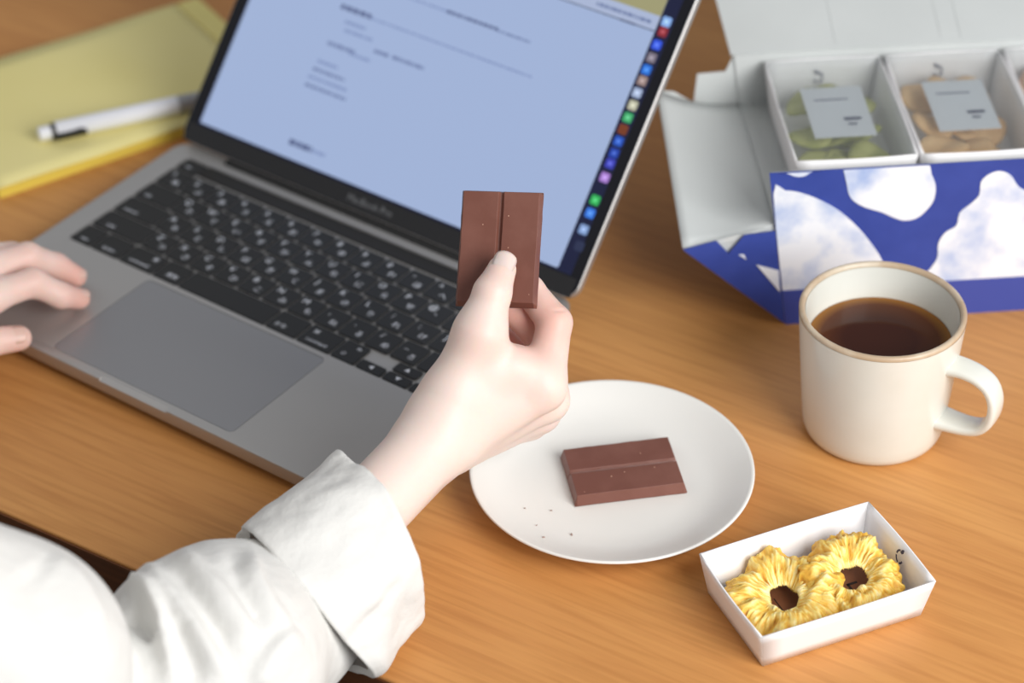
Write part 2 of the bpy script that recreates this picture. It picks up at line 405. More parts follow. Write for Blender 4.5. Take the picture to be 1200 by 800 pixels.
def key(x0, x1, y0, y1, legends):
    g = .75
    w = round(x1-x0-2*g, 2); d = round(y1-y0-2*g, 2)
    if (w, d) not in key_cache:
        m_ = MB().rbox((-w/2, -d/2, 0), (w/2, d/2, 1.15), 1.3, 2, .18)
        me = bpy.data.meshes.new('key'); me.from_pydata((np.array(m_.v)/1000).tolist(), [], m_.f); me.materials.append(MT['key']); key_cache[(w, d)] = me
    o = bpy.data.objects.new('key', key_cache[(w, d)]); COL.objects.link(o); o.parent = lap
    o.location = ((x0+x1)/2000, (y0+y1)/2000, (HB-1.25)/1000)
    for (tx, fx, fy, sz) in legends:
        v, f = text_mesh(tx, sz)
        if len(v) == 0: continue
        v = v+np.array([fx*(w/2), fy*(d/2), 1.19])
        me = bpy.data.meshes.new('legend'); me.from_pydata((v/1000).tolist(), [], f); me.materials.append(MT['legend'])
        t = bpy.data.objects.new('legend', me); COL.objects.link(t); t.parent = o
RY = [91.0, 109.9, 128.8, 147.7, 166.6, 185.5]
U = 18.9
def two(a, k): return [(a, -.42, .42, 6.2), (k, .36, -.40, 5.6)]
rows = [
 (4, 16, [(1.0, two('1', 'ぬ')), (1, two('2', 'ふ')), (1, two('3', 'あ')), (1, two('4', 'う')), (1, two('5', 'え')), (1, two('6', 'お')), (1, two('7', 'や')), (1, two('8', 'ゆ')), (1, two('9', 'よ')), (1, two('0', 'わ')), (1, two('-', 'ほ')), (1, two('^', 'へ')), (1, two('¥', 'ー')), (1.5, [('delete', .2, -.5, 3.6)])]),
 (3, 16, [(1.5, [('tab', -.45, -.5, 3.6)])]+[(1, two(a, k)) for a, k in zip('QWERTYUIOP@[', 'たていすかんなにらせ゛゜')]+[(1.0, [('return', 0, 0, 3.2)])]),
 (2, 16, [(1.75, [('control', -.35, -.5, 3.6)])]+[(1, two(a, k)) for a, k in zip('ASDFGHJKL;:]', 'ちとしはきくまのりれけむ')]+[(.75, [])]),
 (1, 16, [(2.1, [('shift', -.4, -.5, 3.6)])]+[(1, two(a, k)) for a, k in zip('ZXCVBNM,./_', 'つさそひこみもねるめろ')]+[(1.4, [('shift', .2, -.5, 3.6)])]),
]
for r, x, ks in rows:
    for w, lg in ks:
        key(x, x+w*U, RY[r], RY[r+1], lg); x += w*U
bx = [16, 33, 55, 82, 102, 169, 192, 217, 235]
bl = [[('caps', 0, -.5, 3.2)], [('option', 0, -.5, 3.6)], [('⌘', .5, .4, 4.4), ('command', 0, -.5, 3.8)], [('英数', .2, -.4, 4.2)], [], [('かな', -.3, -.4, 4.2)], [('⌘', -.5, .4, 4.4), ('command', 0, -.5, 3.8)], [('fn', .4, .5, 4.2), ('○', -.3, -.4, 3.6)]]
for i in range(8): key(bx[i], bx[i+1], RY[0], RY[1], bl[i])
key(235, 254, RY[0], RY[0]+9.4, [('◀', 0, 0, 4)])
key(254, 272.5, RY[0], RY[0]+9.4, [('▼', 0, 0, 4)]); key(254, 272.5, RY[0]+9.5, RY[1], [('▲', 0, 0, 4)])
key(272.5, 290, RY[0], RY[0]+9.4, [('▶', 0, 0, 4)])
key(16, 34, RY[5], 198.6, [('esc', -.2, -.2, 3.4)]); key(268, 290, RY[5], 198.6, [])
# lid
LA = 0.7189
def lidp(x, v, d=0.):   # d = height above the glass, towards the viewer
    return V(x, 207+math.sin(LA)*v-math.cos(LA)*d, 17.6+math.cos(LA)*v+math.sin(LA)*d)
TL_ = lambda q: lidp(q[0], q[1], q[2])
lid = MB().rbox((0, 2, -5.2), (W, 209, -.4), 9, 6, .5, T=TL_).obj('lid', MT['alu'], lap, smooth=True, autosmooth=25)
MB().rbox((.9, 2.6, -.5), (W-.9, 208.2, 0), 8.2, 6, T=TL_).obj('screen_border', MT['glassblack'], lap)
MB().box((3, 2.8, .0), (W-3, 14.4, .08), T=TL_).obj('bezel', MT['bezel'], lap)
MB().tube([lidp(40, -1.5, -4), lidp(264, -1.5, -4)], 4.2, 12).obj('hinge', MT['rubber'], lap)
tv, tf = text_mesh('MacBook Pro', 6.2)
mesh_obj('lettering', [lidp(151+q[0], 8.4+q[1], .12) for q in tv], tf, MT['bezel_text'], lap)
DX0, DX1, DY0, DY1 = 9.4, 296.2, 15.2, 194.4
disp = MB().box((DX0, DY0, .02), (DX1, DY1, .1), T=TL_).obj('display', emis('screen_desktop', srgb(14, 20, 52), 1.0), lap)
WHITE = emis('screen_page', srgb(152, 169, 203), 1.0)
def slab(name, x0, x1, y0, y1, z, m, r=0):
    b_ = MB()
    if r: b_.rbox((x0, y0, z), (x1, y1, z+.05), r, 3, T=TL_)
    else: b_.box((x0, y0, z), (x1, y1, z+.05), T=TL_)
    return b_.obj(name, m, disp)
slab('page', 10.6, 286.6, 16.4, 194.2, .12, WHITE, 1.5)
slab('toolbar', 10.6, 286.6, 164.6, 181, .2, emis('screen_toolbar', srgb(160, 172, 200)))
slab('toolbar_line', 10.6, 286.6, 163.6, 164.4, .28, emis('screen_line', srgb(90, 98, 118)))
olive = emis('screen_photo_strip', srgb(150, 146, 108))
slab('photo_strip', 10.6, 286.6, 173.2, 194.2, .28, olive)
TXT = [emis('screen_text', srgb(*c)) for c in ((104, 118, 156), (84, 96, 132), (122, 138, 178))]
def textline(x0, x1, y, h, kind, dens=1.0):
    x = x0; b_ = MB()
    while x < x1:
        w = random.uniform(1.2, 4.2)*h/2.2
        if random.random() < dens: b_.box((x, y-h/2, .2), (min(x+w, x1), y+h/2, .26), T=TL_)
        x += w+random.uniform(.5, 1.0)
    b_.obj('text_line', TXT[kind], disp)
textline(120, 150, 134.5, 1.4, 2); textline(150, 188, 134.5, 2.0, 1); textline(188, 212, 133.8, 1.5, 0)
textline(77, 101, 115.6, 3.0, 1); textline(101, 222, 114.8, 1.4, 2)
textline(84, 100, 107.5, 2.0, 2); textline(86, 108, 102.4, 2.0, 2); textline(78, 99, 91.6, 2.6, 0); textline(112, 124, 96.9, 2.2, 0); textline(126, 150, 97.2, 2.2, 0); textline(96, 112, 90, 2, 2)
for i, (a, b) in enumerate(((76, 92), (75, 100), (74, 104), (74, 106))): textline(a, b, 79-i*5.4, 2.0, 0 if i % 2 else 2)
textline(79, 97, 26.4, 3.6, 1); textline(98, 108, 26.2, 2.2, 2)
textline(244, 282, 168.4, 2.0, 0); textline(262, 274, 164, 1.4, 1)
ICON = [(294.2, 32.7, (40, 48, 78)), (292.7, 42.6, (128, 156, 204)), (292.6, 52.7, (52, 118, 224)), (292.4, 60.8, (46, 176, 86)), (292.6, 75, (166, 124, 206)), (292.4, 83.6, (56, 62, 180)), (292.2, 90, (28, 62, 166)), (291.9, 97.3, (34, 82, 188)), (291.7, 104.6, (120, 58, 28)), (291.7, 112, (62, 168, 104)), (291.7, 119.6, (184, 184, 160)), (291.2, 127.2, (160, 176, 208)), (291.3, 134.8, (150, 128, 124)), (291.1, 141.6, (40, 112, 216)), (291.2, 149, (122, 114, 128)), (291.2, 157, (48, 84, 224)), (291.6, 165.3, (140, 38, 48)), (291.4, 171.4, (136, 176, 236))]
for x, y, c in ICON:
    slab('dock_icon', x-3.1, x+3.1, y-3.0, y+3.0, .16, emis('dock_icon', srgb(*c), .85), 1.3)
    if max(c) > 120: slab('icon_mark', x-1.3, x+1.3, y-1.2, y+1.2, .24, emis('dock_mark', srgb(*[min(255, q+50) for q in c]), .85), .6)

# ------------------------------------------------------------------ notepad and pen
PA = math.radians(69.0)
pad = empty('notepad', (-66.5, 112.5, 0), PA)
tag(pad, 'yellow paper notepad lying behind the laptop, pen on top', 'notepad')
bevel(MB().box((0, 0, 0), (214, 146, 1.2)).obj('backing', MT['paper_ye'], pad, raw=True), .3)
for i in range(4):
    bevel(MB().box((.4+random.uniform(-.6, .6), .3+random.uniform(-.5, .5), 1.2+i*1.4), (213+random.uniform(-1, .6), 145.5+random.uniform(-.5, .5), 2.5+i*1.4)).obj('paper_block', MT['paper_ye'], pad, raw=True), .15)
# top sheet, gently wavy
g = MB(); nx, ny = 24, 10
pts = [[(x*198/nx, y*146/ny, 7.5+.35*math.sin(x*.5)*math.sin(y*.4+1)) for x in range(nx+1)] for y in range(ny+1)]
g.add([p for r in pts for p in r], [(y*(nx+1)+x, y*(nx+1)+x+1, (y+1)*(nx+1)+x+1, (y+1)*(nx+1)+x) for y in range(ny) for x in range(nx)])
o = g.obj('top_sheet', MT['paper_y'], pad, raw=True, smooth=True); s_ = o.modifiers.new('s', 'SOLIDIFY'); s_.thickness = .0003
bevel(MB().box((199, -.4, -.0), (215.5, 146.4, 8.0)).obj('binding', MT['paper_yb'], pad, raw=True), 1.5)

p0, p1 = onz(45, 157.5, 13.6), onz(228, 118.5, 13.6); pd = (p1-p0)/np.linalg.norm(p1-p0)
pen = empty('pen', p0)
tag(pen, 'white ballpoint pen with black ring and clip on the yellow notepad', 'pen')
PL = lambda s: p0+pd*s
MB().tube([PL(s) for s in (0, .8, 8.2)], [3.8, 4.6, 4.6], 20).obj('push_button', MT['penw'], pen, smooth=True, autosmooth=40)
MB().tube([PL(8.2), PL(11.2)], 5.4, 20).obj('ring', MT['penb'], pen, smooth=True, autosmooth=40)
MB().tube([PL(s) for s in (11.2, 12, 92)], [5.6, 6, 6], 20).obj('barrel', MT['penw'], pen, smooth=True, autosmooth=40)
MB().tube([PL(s) for s in (92, 118, 131, 138)], [6, 5.4, 2.6, .8], 20).obj('tip', MT['peng'], pen, smooth=True, autosmooth=40)
side = np.cross(pd, V(0, 0, 1)); side /= np.linalg.norm(side)
cb = lambda s, a, b: PL(s)+side*a+V(0, 0, 1)*b
MB().loft([[cb(s, 5, -2.2), cb(s, 8.6, -2.2), cb(s, 8.6, h), cb(s, 5, h)] for s, h in ((9.5, 1.4), (20, 1.4), (27, 2.2), (30, .8))]).obj('clip', MT['penb'], pen)

# ------------------------------------------------------------------ gift box
A = V(402, 283.4, 0); d_ = V(.7555, .6551, 0); n_ = V(-.6551, .7555, 0); z_ = V(0, 0, 1)
box = empty('gift_box', A)
tag(box, 'open gift box with blue and white cloud print front behind the mug', 'box')
BW, BD, BH, LEAN = 236, 128, 105, 14.5
def bp(s, n, t): return A+d_*(s-LEAN*t/BH)+n_*n+z_*t
def panel(name, q, m, th=1.0, par=None): return MB().sheet(q, th).obj(name, m, par or box)
front = panel('front_panel', [bp(0, 0, 0), bp(BW, 0, 0), bp(BW, 0, BH), bp(0, 0, BH)], MT['blue'], .9)
panel('front_lining', [bp(1, 1.0, 1), bp(BW, 1.0, 1), bp(BW, 1.0, BH-.4), bp(1, 1.0, BH-.4)], MT['card'], .6)
panel('base_band', [bp(0, -.9, 0), bp(BW, -.9, 0), bp(BW, -.9, 24), bp(0, -.9, 24)], MT['blue2'], .8)
panel('floor_panel', [bp(1, 1, .4), bp(BW, 1, .4), bp(BW, BD, .4), bp(1, BD, .4)], MT['card'], .8)
panel('right_wall', [bp(BW, 0, 0), bp(BW, BD, 0), bp(BW, BD, BH), bp(BW, 0, BH)], MT['card'], .9)
panel('back_wall', [bp(0, BD, 0), bp(BW, BD, 0), bp(BW, BD, BH), bp(0, BD, BH)], MT['card'], .9)
# raised insert the trays stand on
panel('insert', [bp(.5, 1.6, 70), bp(BW-2, 1.6, 70), bp(BW-2, BD-.6, 70), bp(.5, BD-.6, 70)], MT['card'], 1)
# side flap folded outwards, white inside up
F0 = V(354.6, 244.1, 56.7); F1 = V(273.6, 339.4, 85.1); G0 = bp(1, 1, 69.6); G1 = bp(1, BD, 71)
fl_ = MB(); N1, N2 = 14, 10; gp = []
for i in range(N1+1):
    a = i/N1; h = G0*(1-a)+G1*a; e = F0*(1-a)+F1*a
    for j in range(N2+1):
        b = j/N2; p = h*(1-b)+e*b-z_*4*math.sin(PI*b)
        gp.append(p)
fl_.add(gp, [(i*(N2+1)+j, i*(N2+1)+j+1, (i+1)*(N2+1)+j+1, (i+1)*(N2+1)+j) for i in range(N1) for j in range(N2)])
o = fl_.obj('side_panel', MT['card'], box, smooth=True); s_ = o.modifiers.new('s', 'SOLIDIFY'); s_.thickness = .0009; s_.offset = -1
# blue corner gusset joining the front panel to the splayed side panel, with its locking notch
C0 = bp(-.3, -.6, .6); E0 = bp(-.3, -.6, 66); FT = F0-n_*1.6
ek = lambda t, dz=0: E0*(1-t)+FT*t+z_*dz
MB().sheet([C0, E0, ek(.34, 1.5), ek(.50, -9), ek(.64, 1.5), FT], 1.0).obj('corner_gusset', MT['blue'], box)
MB().sheet([C0+n_*2.4, E0+n_*2.4+z_*2, FT+n_*2.4-z_*1], .6).obj('gusset_lining', MT['card'], box)
gq = lambda a, b: C0*(1-a-b)+E0*a+FT*b-n_*1.4
panel('gusset_print', [gq(.34, .02), gq(.58, .01), gq(.46, .24)], MT['cloud'], .3)
panel('gusset_print', [gq(.42, .42), gq(.47, .36), gq(.43, .34)], MT['cloud'], .3)
# lid folded back
LH = 18
ld = n_*math.cos(math.radians(LH))+z_*math.sin(math.radians(LH))
def lp(s, l): return bp(0, BD, BH)+d_*s+ld*l
ldn = np.cross(d_, ld)
panel('lid', [lp(-2, 0), lp(BW+8, 0), lp(BW+8, 150), lp(-12, 150)], MT['card'], 1.0)
for s in (62, 126, 138): MB().sheet([lp(s, 4)+ldn*1.05, lp(s+1.0, 4)+ldn*1.05, lp(s+1.0, 148)+ldn*1.05, lp(s, 148)+ldn*1.05], .25).obj('crease', MT['card'], box)
def on_back(u, v):
    P0 = bp(0, BD, 0)+n_*.5; r = cF + cR*((u-600)/FPX) - cU*((v-400)/FPX); return CAM+r*(((P0-CAM)@n_)/(r@n_))
MB().sheet([bp(1, BD+.5, 66), (bp(1, BD, 70)+F1)/2+n_*.5-z_*9, F1+n_*.5-z_*1, on_back(790, 108), on_back(813, 121), on_back(817, 87), on_back(850, 84), bp(0, BD+.5, BH), bp(6, BD+.5, BH), bp(6, BD+.5, 70)], .9, n_).obj('corner_tab', MT['card'], box)
# printed clouds on the front (flat print), traced in panel coordinates (s, t)
fn = np.cross(d_-0, (bp(0, 0, BH)-bp(0, 0, 0))); fn /= np.linalg.norm(fn)
def on_front(u, v):
    r = cF + cR*((u-600)/FPX) - cU*((v-400)/FPX); P = CAM+r*(((A-CAM)@fn)/(r@fn)); return P
sgn = 1 if fn@(CAM-A) > 0 else -1
def cloud(pix):
    q = [on_front(*p) for p in pix]
    q2 = []
    n = len(q)
    for i in range(n):           # Catmull-Rom rounding
        a, b, c, e = q[i-1], q[i], q[(i+1) % n], q[(i+2) % n]
        for t in (0, .33, .66):
            q2.append(.5*((2*b)+(-a+c)*t+(2*a-5*b+4*c-e)*t*t+(-a+3*b-3*c+e)*t**3))
    lim = []
    for p in q2:
        rel = p-A; t = min(max(rel[2], 24.2), BH-.3); s = max(rel@d_, -LEAN*t/BH+.3); lim.append(A+d_*s+z_*t+fn*sgn*1.0)
    MB().sheet(lim, .3, fn*sgn).obj('cloud_print', MT['cloud'], front)
cloud([(992, 188), (992, 215), (997, 231), (1012, 241), (1032, 247), (1048, 254), (1060, 257), (1074, 254), (1086, 244), (1094, 232), (1096, 216), (1091, 202), (1084, 186), (1040, 184)])
cloud([(912, 188), (918, 198), (930, 205), (942, 205), (952, 198), (962, 186), (935, 184)])
cloud([(906, 226), (920, 222), (940, 225), (965, 235), (985, 247), (1005, 265), (1020, 283), (1034, 305), (1040, 330), (1036, 352), (980, 356), (914, 358)])
cloud([(1080, 330), (1090, 313), (1098, 300), (1099, 284), (1107, 271), (1120, 263), (1124, 248), (1136, 238), (1147, 227), (1149, 212), (1158, 203), (1171, 199), (1184, 204), (1194, 218), (1212, 228), (1224, 250), (1228, 290), (1226, 340), (1140, 346)])

# ------------------------------------------------------------------ paper trays
def tray(root, L, Wd, H, fl, th=.8):
    """flared folded-paper tray: long axis x, in the root's own axes, base at z=0"""
    a, b = L/2, Wd/2; ai, bi = a-fl, b-fl
    B = [V(-ai, -bi, 0), V(ai, -bi, 0), V(ai, bi, 0), V(-ai, bi, 0)]
    T = [V(-a, -b, H), V(a, -b, H), V(a, b, H), V(-a, b, H)]
    ob = MB().sheet(B, th).obj('tray_floor', MT['traypaper'], root, raw=True)
    for i in range(4):
        j = (i+1) % 4
        nrm = np.cross(B[j]-B[i], T[i]-B[i]); nrm = -nrm if nrm@(-(B[i]+B[j])) < 0 else nrm
        # gently bowed wall
        mp = []; K = 8
        out = -nrm/np.linalg.norm(nrm)
        for r in range(5):
            for c in range(K+1):
                u, t = c/K, r/4; p = (B[i]*(1-u)+B[j]*u)*(1-t)+(T[i]*(1-u)+T[j]*u)*t
                mp.append(p+out*(1.1 if i % 2 else .6)*math.sin(PI*u)*t)
        g = MB().add(mp, [(r*(K+1)+c, r*(K+1)+c+1, (r+1)*(K+1)+c+1, (r+1)*(K+1)+c) for r in range(4) for c in range(K)])
        w = g.obj('tray_wall', MT['traypaper'], root, raw=True, smooth=True); s = w.modifiers.new('s', 'SOLIDIFY'); s.thickness = th/1000; s.offset = 0
    return B, T
def bird_logo(root, org, ex, ey, sc, nrm):
    """small printed mark: a leaf drop above an open ring of strokes"""
    g = MB()
    P = lambda x, y: org+ex*(x*sc)+ey*(y*sc)+nrm*.55
    g.sheet([P(x, y) for x, y in ((-.1, .55), (.25, .45), (.6, .75), (.62, 1.25), (.45, 1.3), (.1, 1.05))], .12, nrm)
    for a0, a1 in ((100, 175), (190, 262), (282, 340)):
        inn = []; ou = []
        for i in range(6):
            a = math.radians(a0+(a1-a0)*i/5); inn.append(P(.62*math.cos(a), -.15+.8*math.sin(a))); ou.append(P(.9*math.cos(a), -.15+1.06*math.sin(a)))
        g.sheet(inn+ou[::-1], .12, nrm)
    g.obj('printed_mark', MT['ink'], root, raw=True)

pt = empty('paper_tray', (537.9, 86.6, .2), math.radians(59.6))
tag(pt, 'white paper tray holding two dried pineapple rings in front of the mug', 'tray')
tray(pt, 97.5, 66.5, 24.5, 4.0)
# brown card with print under the fruit
bevel(MB().box((-38, -17, .9), (38, 19, 1.5)).obj('brown_card', MT['kraft'], pt, raw=True), .2)
g = MB()
for x0, x1, y0, y1 in ((8, 9.4, -6, 6), (8, 18, -.6, .8), (16.6, 18, -6, 6), (21, 22.4, -6, 4), (21, 27, 3, 4.4), (-21.5, -20.7, -8, 10), (-18, -17.4, -8, 10)):
    g.box((x0, y0, 1.5), (x1, y1, 1.62))
g.obj('print', MT['inkb'], pt, raw=True)
# mark on the inner face of the far end wall
bird_logo(pt, V(46.9, -3.8, 18.2), V(0, -1, 0), V(.16, 0, .987), 3.9, V(-.987, 0, .16))

def pineapple(name, c, R, rh, zt, tilt, ph, label, seed):
    r_ = random.Random(seed)
    NT, NP = 300, 44
    off = [r_.uniform(0, 6.28) for _ in range(12)]
    v = []; ripe = []
    lobes = [(r_.uniform(0, 6.28), r_.uniform(.25, .5), r_.uniform(-.12, .16)) for _ in range(9)]
    for i in range(NT):
        th = 2*PI*i/NT
        rr = R*(1+.05*math.sin(3*th+off[0])+.04*math.sin(5*th+off[1])+.03*math.sin(9*th+off[2])+.02*math.sin(23*th+off[3]))
        for (la, lw, lh) in lobes:
            dd = math.atan2(math.sin(th-la), math.cos(th-la)); rr *= 1+lh*math.exp(-(dd/lw)**2)*.6
        hole = rh*(1+.12*math.sin(2*th+off[4])+.05*math.sin(5*th+off[5]))
        wav = 3.4*math.sin(4*th+off[6])+2.2*math.sin(7*th+off[7])+1.2*math.sin(13*th+off[8])
        for j in range(NP):
            ps = 2*PI*j/NP
            mx = (hole+rr)/2; hw = (rr-hole)/2
            q = math.copysign(abs(math.cos(ps))**.75, math.cos(ps)); x = mx+hw*q
            u = (x-hole)/(rr-hole)                         # 0 at hole, 1 at rim
            thick = 1.9+2.2*math.sin(PI*min(1, max(0, u)))**.7
            top = math.sin(ps)
            crown = 7.5*math.sin(PI*min(1, u*1.25+.02))**.8 if u < .8 else 7.5*math.sin(PI*min(1, .8*1.25+.02))**.8
            crown = 5.2*math.sin(PI*min(1, max(0, u*.92+.04)))+1.8*math.exp(-(u/.09)**2)
            wq = th+.10*mnoise.noise(Vector((u*6, th*2, seed+4))); n1 = mnoise.noise(Vector((wq*13+seed, u*4.5, seed))); n2 = mnoise.noise(Vector((wq*30, u*7, seed+9))); n3 = mnoise.noise(Vector((math.cos(th)*4.2*(u+.35)+seed, math.sin(th)*4.2*(u+.35), 2)))
            fib = 1.3*n1+.7*n2+3.4*n3
            z = crown+wav*u**1.4+thick*top+fib*(1 if top > 0 else .5)
            rad = x+(.7*n2+.6*n1)*(1 if top > -.3 else .3)
            v.append((rad*math.cos(th), rad*math.sin(th), z))
            k = .52+.6*n1+.35*n2+.3*n3
            k *= (1-.55*max(0, u-.62)/.38) ; k += .25*math.exp(-(u/.10)**2)
            if top < -.1: k *= .5
            ripe.append(min(1, max(0, k)))
    v = np.array(v)
    Rm = Matrix.Rotation(tilt[0], 3, 'X') @ Matrix.Rotation(tilt[1], 3, 'Y')
    v = (np.array(Rm) @ v.T).T
    v[:, 2] = np.maximum(v[:, 2], -zt+.3)
    cp, sp = math.cos(ph), math.sin(ph); wx = c[0]+cp*v[:, 0]-sp*v[:, 1]; wy = c[1]+sp*v[:, 0]+cp*v[:, 1]; wz = c[2]+v[:, 2]
    ta = math.radians(59.6); ox, oy = wx-537.9, wy-86.6
    lx = ox*math.cos(ta)+oy*math.sin(ta); ly = -ox*math.sin(ta)+oy*math.cos(ta); gz = np.clip(wz/24.5, 0, 1)*4.0
    def soft(q, lim): a = np.abs(q); return np.sign(q)*np.where(a > lim-3, lim-3+3*np.tanh((a-lim+3)/6), a)
    lx = soft(lx, 48.75-4-1.6+gz); ly = soft(ly, 33.25-4-1.6+gz)
    wx = 537.9+lx*math.cos(ta)-ly*math.sin(ta); wy = 86.6+lx*math.sin(ta)+ly*math.cos(ta)
    v[:, 0] = cp*(wx-c[0])+sp*(wy-c[1]); v[:, 1] = -sp*(wx-c[0])+cp*(wy-c[1])
    f = [(i*NP+j, ((i+1) % NT)*NP+j, ((i+1) % NT)*NP+(j+1) % NP, i*NP+(j+1) % NP) for i in range(NT) for j in range(NP)]
    o = mesh_obj(name, v, f, MT['pine'], smooth=True)
    o.location = Vector(c)/1000; o.rotation_euler = (0, 0, ph)
    a = o.data.attributes.new('ripe', 'FLOAT', 'POINT'); a.data.foreach_set('value', ripe)
    tag(o, label, 'dried fruit', 'dried pineapple rings in the paper tray'); return o
pineapple('dried_pineapple_ring', (528.4, 72.6, 7.2), 30.5, 7.8, 5.3, (.10, -.06), .4, 'dried pineapple ring nearer the open camera side, flat in the white tray', 3)
pineapple('dried_pineapple_ring', (550.2, 102.0, 10.5), 26.5, 7.6, 8.6, (.10, -.16), 2.1, 'dried pineapple ring leaning beside the printed end of the white tray', 11)

# ------------------------------------------------------------------ trays in the gift box
def wrapped(i, s0, label, fr, frlabel, frcat, grp, rr):
    c = bp(s0+30+LEAN*.9, 69, 0); c[2] = 71.2
    t = empty('fruit_tray', c, math.atan2(d_[1], d_[0])+PI/2)
    tag(t, label, 'tray')
    tray(t, 109, 69, 31, 3.5)
    MB().sheet([V(-53.8, -33.8, 30.8), V(53.8, -33.8, 30.8), V(53.8, 33.8, 30.8), V(-53.8, 33.8, 30.8)], .3).obj('film_lid', MT['film'], t, raw=True)
    lz = 25.5
    L_ = [V(-24, -18, lz), V(28, -18, lz+1.2), V(28, 18, lz+1.2), V(-24, 18, lz)]
    MB().sheet(L_, .5).obj('label_card', MT['label'], t, raw=True)
    for (x, y, w, h) in ((-8, -12, 5, 10), (-13, -8.5, 2.5, 5)):
        MB().box((x, y, lz+1.25), (x+w*.5, y+h, lz+1.5)).obj('label_print', MT['ink'], t, raw=True)
    for k in range(3): MB().box((14-k*3.5, -8, lz+1.45), (15-k*3.5, 12-k*3, lz+1.6)).obj('label_print', MT['label'] if k else MT['ink'], t, raw=True)
    bird_logo(t, V(52.6, 2, 20), V(0, 1, 0), V(.16, 0, .987), 3.4, V(-.987, 0, .16))
    ca, sa = d_[0], d_[1]
    for k in range(9):
        a, b = (k % 3)-1, (k//3)-1
        lx, ly, lz_ = b*30+rr.uniform(-3, 3), a*14+rr.uniform(-2, 2), 9+rr.uniform(0, 9)
        g = MB(); NR = 22; Rr = rr.uniform(13.5, 15.5)
        rings = []
        for (q, zz) in ((.02, 1.5), (.45, 2.2), (.8, 2.6), (1, 1.0), (1, -.6), (.8, -2), (.02, -1.6)):
            rings.append([(Rr*q*(1+.08*math.sin(3*w*2*PI/NR+k))*math.cos(w*2*PI/NR), Rr*.9*q*math.sin(w*2*PI/NR), zz+2.2*q*math.sin(2*w*2*PI/NR+k)) for w in range(NR)])
        g.loft(rings)
        o = g.obj(fr, MT[{'dried_kiwi_slice': 'kiwi', 'dried_apple_slice': 'apple', 'dried_peach_slice': 'berry'}[fr]], smooth=True)
        ex, ey = n_, -d_
        P = c+ex*lx+ey*ly+z_*lz_
        o.location = Vector(P)/1000; o.rotation_euler = (rr.uniform(-.25, .25), rr.uniform(-.25, .25), rr.uniform(0, 3))
        tag(o, frlabel, frcat, grp)
wrapped(0, -5, 'film-covered white tray of green dried fruit, leftmost in the gift box', 'dried_kiwi_slice', 'pale green dried fruit slice under a label in the leftmost boxed tray', 'dried fruit', 'green dried fruit slices', random.Random(1))
wrapped(1, 67.5, 'film-covered white tray of peach-coloured dried fruit, right of the green one', 'dried_apple_slice', 'peach-coloured dried fruit slice under a label in the middle boxed tray', 'dried fruit', 'peach-coloured dried fruit slices', random.Random(2))
wrapped(2, 139.5, 'film-covered white tray cut off at the right edge of the gift box', 'dried_peach_slice', 'pinkish dried fruit slice in the boxed tray at the right picture edge', 'dried fruit', 'pinkish dried fruit slices', random.Random(3))

# ------------------------------------------------------------------ mug, tea, plate
MC = V(490.4, 229.4, 0)
mug = empty('mug', MC); tag(mug, 'cream glazed ceramic mug with a brown rim, filled with tea', 'mug')
rO = lambda z: 37.9+(44.8-37.9)*(z/80)**.9
prof = [(.01, 3), (30, 3), (31, .6), (33, 0), (35.5, .6), (37.4, 2.6)]+[(rO(z), z) for z in (6, 12, 20, 30, 40, 50, 60, 70, 77.6)]
bod = MB().lathe(prof, 96, MC)
inn = [(.01, 6), (24, 6.5), (30, 9), (33.2, 14)]+[(rO(z)-5.0+1.4*(z/80)**2, z) for z in (22, 35, 50, 60, 70, 77.8)]
bod.lathe(inn, 96, MC).obj('body', MT['ceramic'], mug, smooth=True)
MB().lathe([(rO(76), 77.6), (rO(78.5), 79), (rO(79)-.5, 79.9), (rO(79)-1.8, 80.3), (rO(79)-2.8, 79.9), (rO(79)-3.4, 79.0), (rO(79)-3.6, 77.8)], 96, MC).obj('rim', MT['rim'], mug, smooth=True)
hd = np.array([cR[0], cR[1], 0]); hd /= np.linalg.norm(hd)
ha = math.radians(-32); hd = V(hd[0]*math.cos(ha)-hd[1]*math.sin(ha), hd[0]*math.sin(ha)+hd[1]*math.cos(ha), 0)
hs = V(-hd[1], hd[0], 0)
path = [(37, 57.5), (43, 58.6), (50, 59), (58, 57.6), (64.5, 53.6), (68, 47), (68.8, 39.5), (67.2, 31.5), (62.5, 25.5), (55, 22.6), (46, 21.8), (36, 21.6)]
# smooth path
pp = []
for i in range(len(path)-1):
    a = path[max(i-1, 0)]; b = path[i]; c = path[i+1]; e = path[min(i+2, len(path)-1)]
    for t in (0, .25, .5, .75):
        pp.append([.5*((2*b[q])+(-a[q]+c[q])*t+(2*a[q]-5*b[q]+4*c[q]-e[q])*t*t+(-a[q]+3*b[q]-3*c[q]+e[q])*t**3) for q in (0, 1)])
pp.append(list(path[-1]))
rings = []
for i, (r, z) in enumerate(pp):
    a = pp[max(i-1, 0)]; b = pp[min(i+1, len(pp)-1)]; t = np.array([b[0]-a[0], b[1]-a[1]]); t /= np.linalg.norm(t); nn = np.array([-t[1], t[0]])
    f = i/(len(pp)-1); wd = 7.2+2.5*(abs(f-.5)*2)**4; tk = 2.6+1.0*(abs(f-.5)*2)**4
    ring = []
    for k in range(16):
        an = 2*PI*k/16; cx = math.copysign(abs(math.cos(an))**.6, math.cos(an))*wd; cy = math.copysign(abs(math.sin(an))**.6, math.sin(an))*tk
        ring.append(MC+hd*(r+nn[0]*cy)+z_*(z+nn[1]*cy)+hs*cx)
    rings.append(ring)
MB().loft(rings).obj('handle', MT['ceramic'], mug, smooth=True, autosmooth=60)
rt = rO(59.5)-5+1.4*(.74)**2
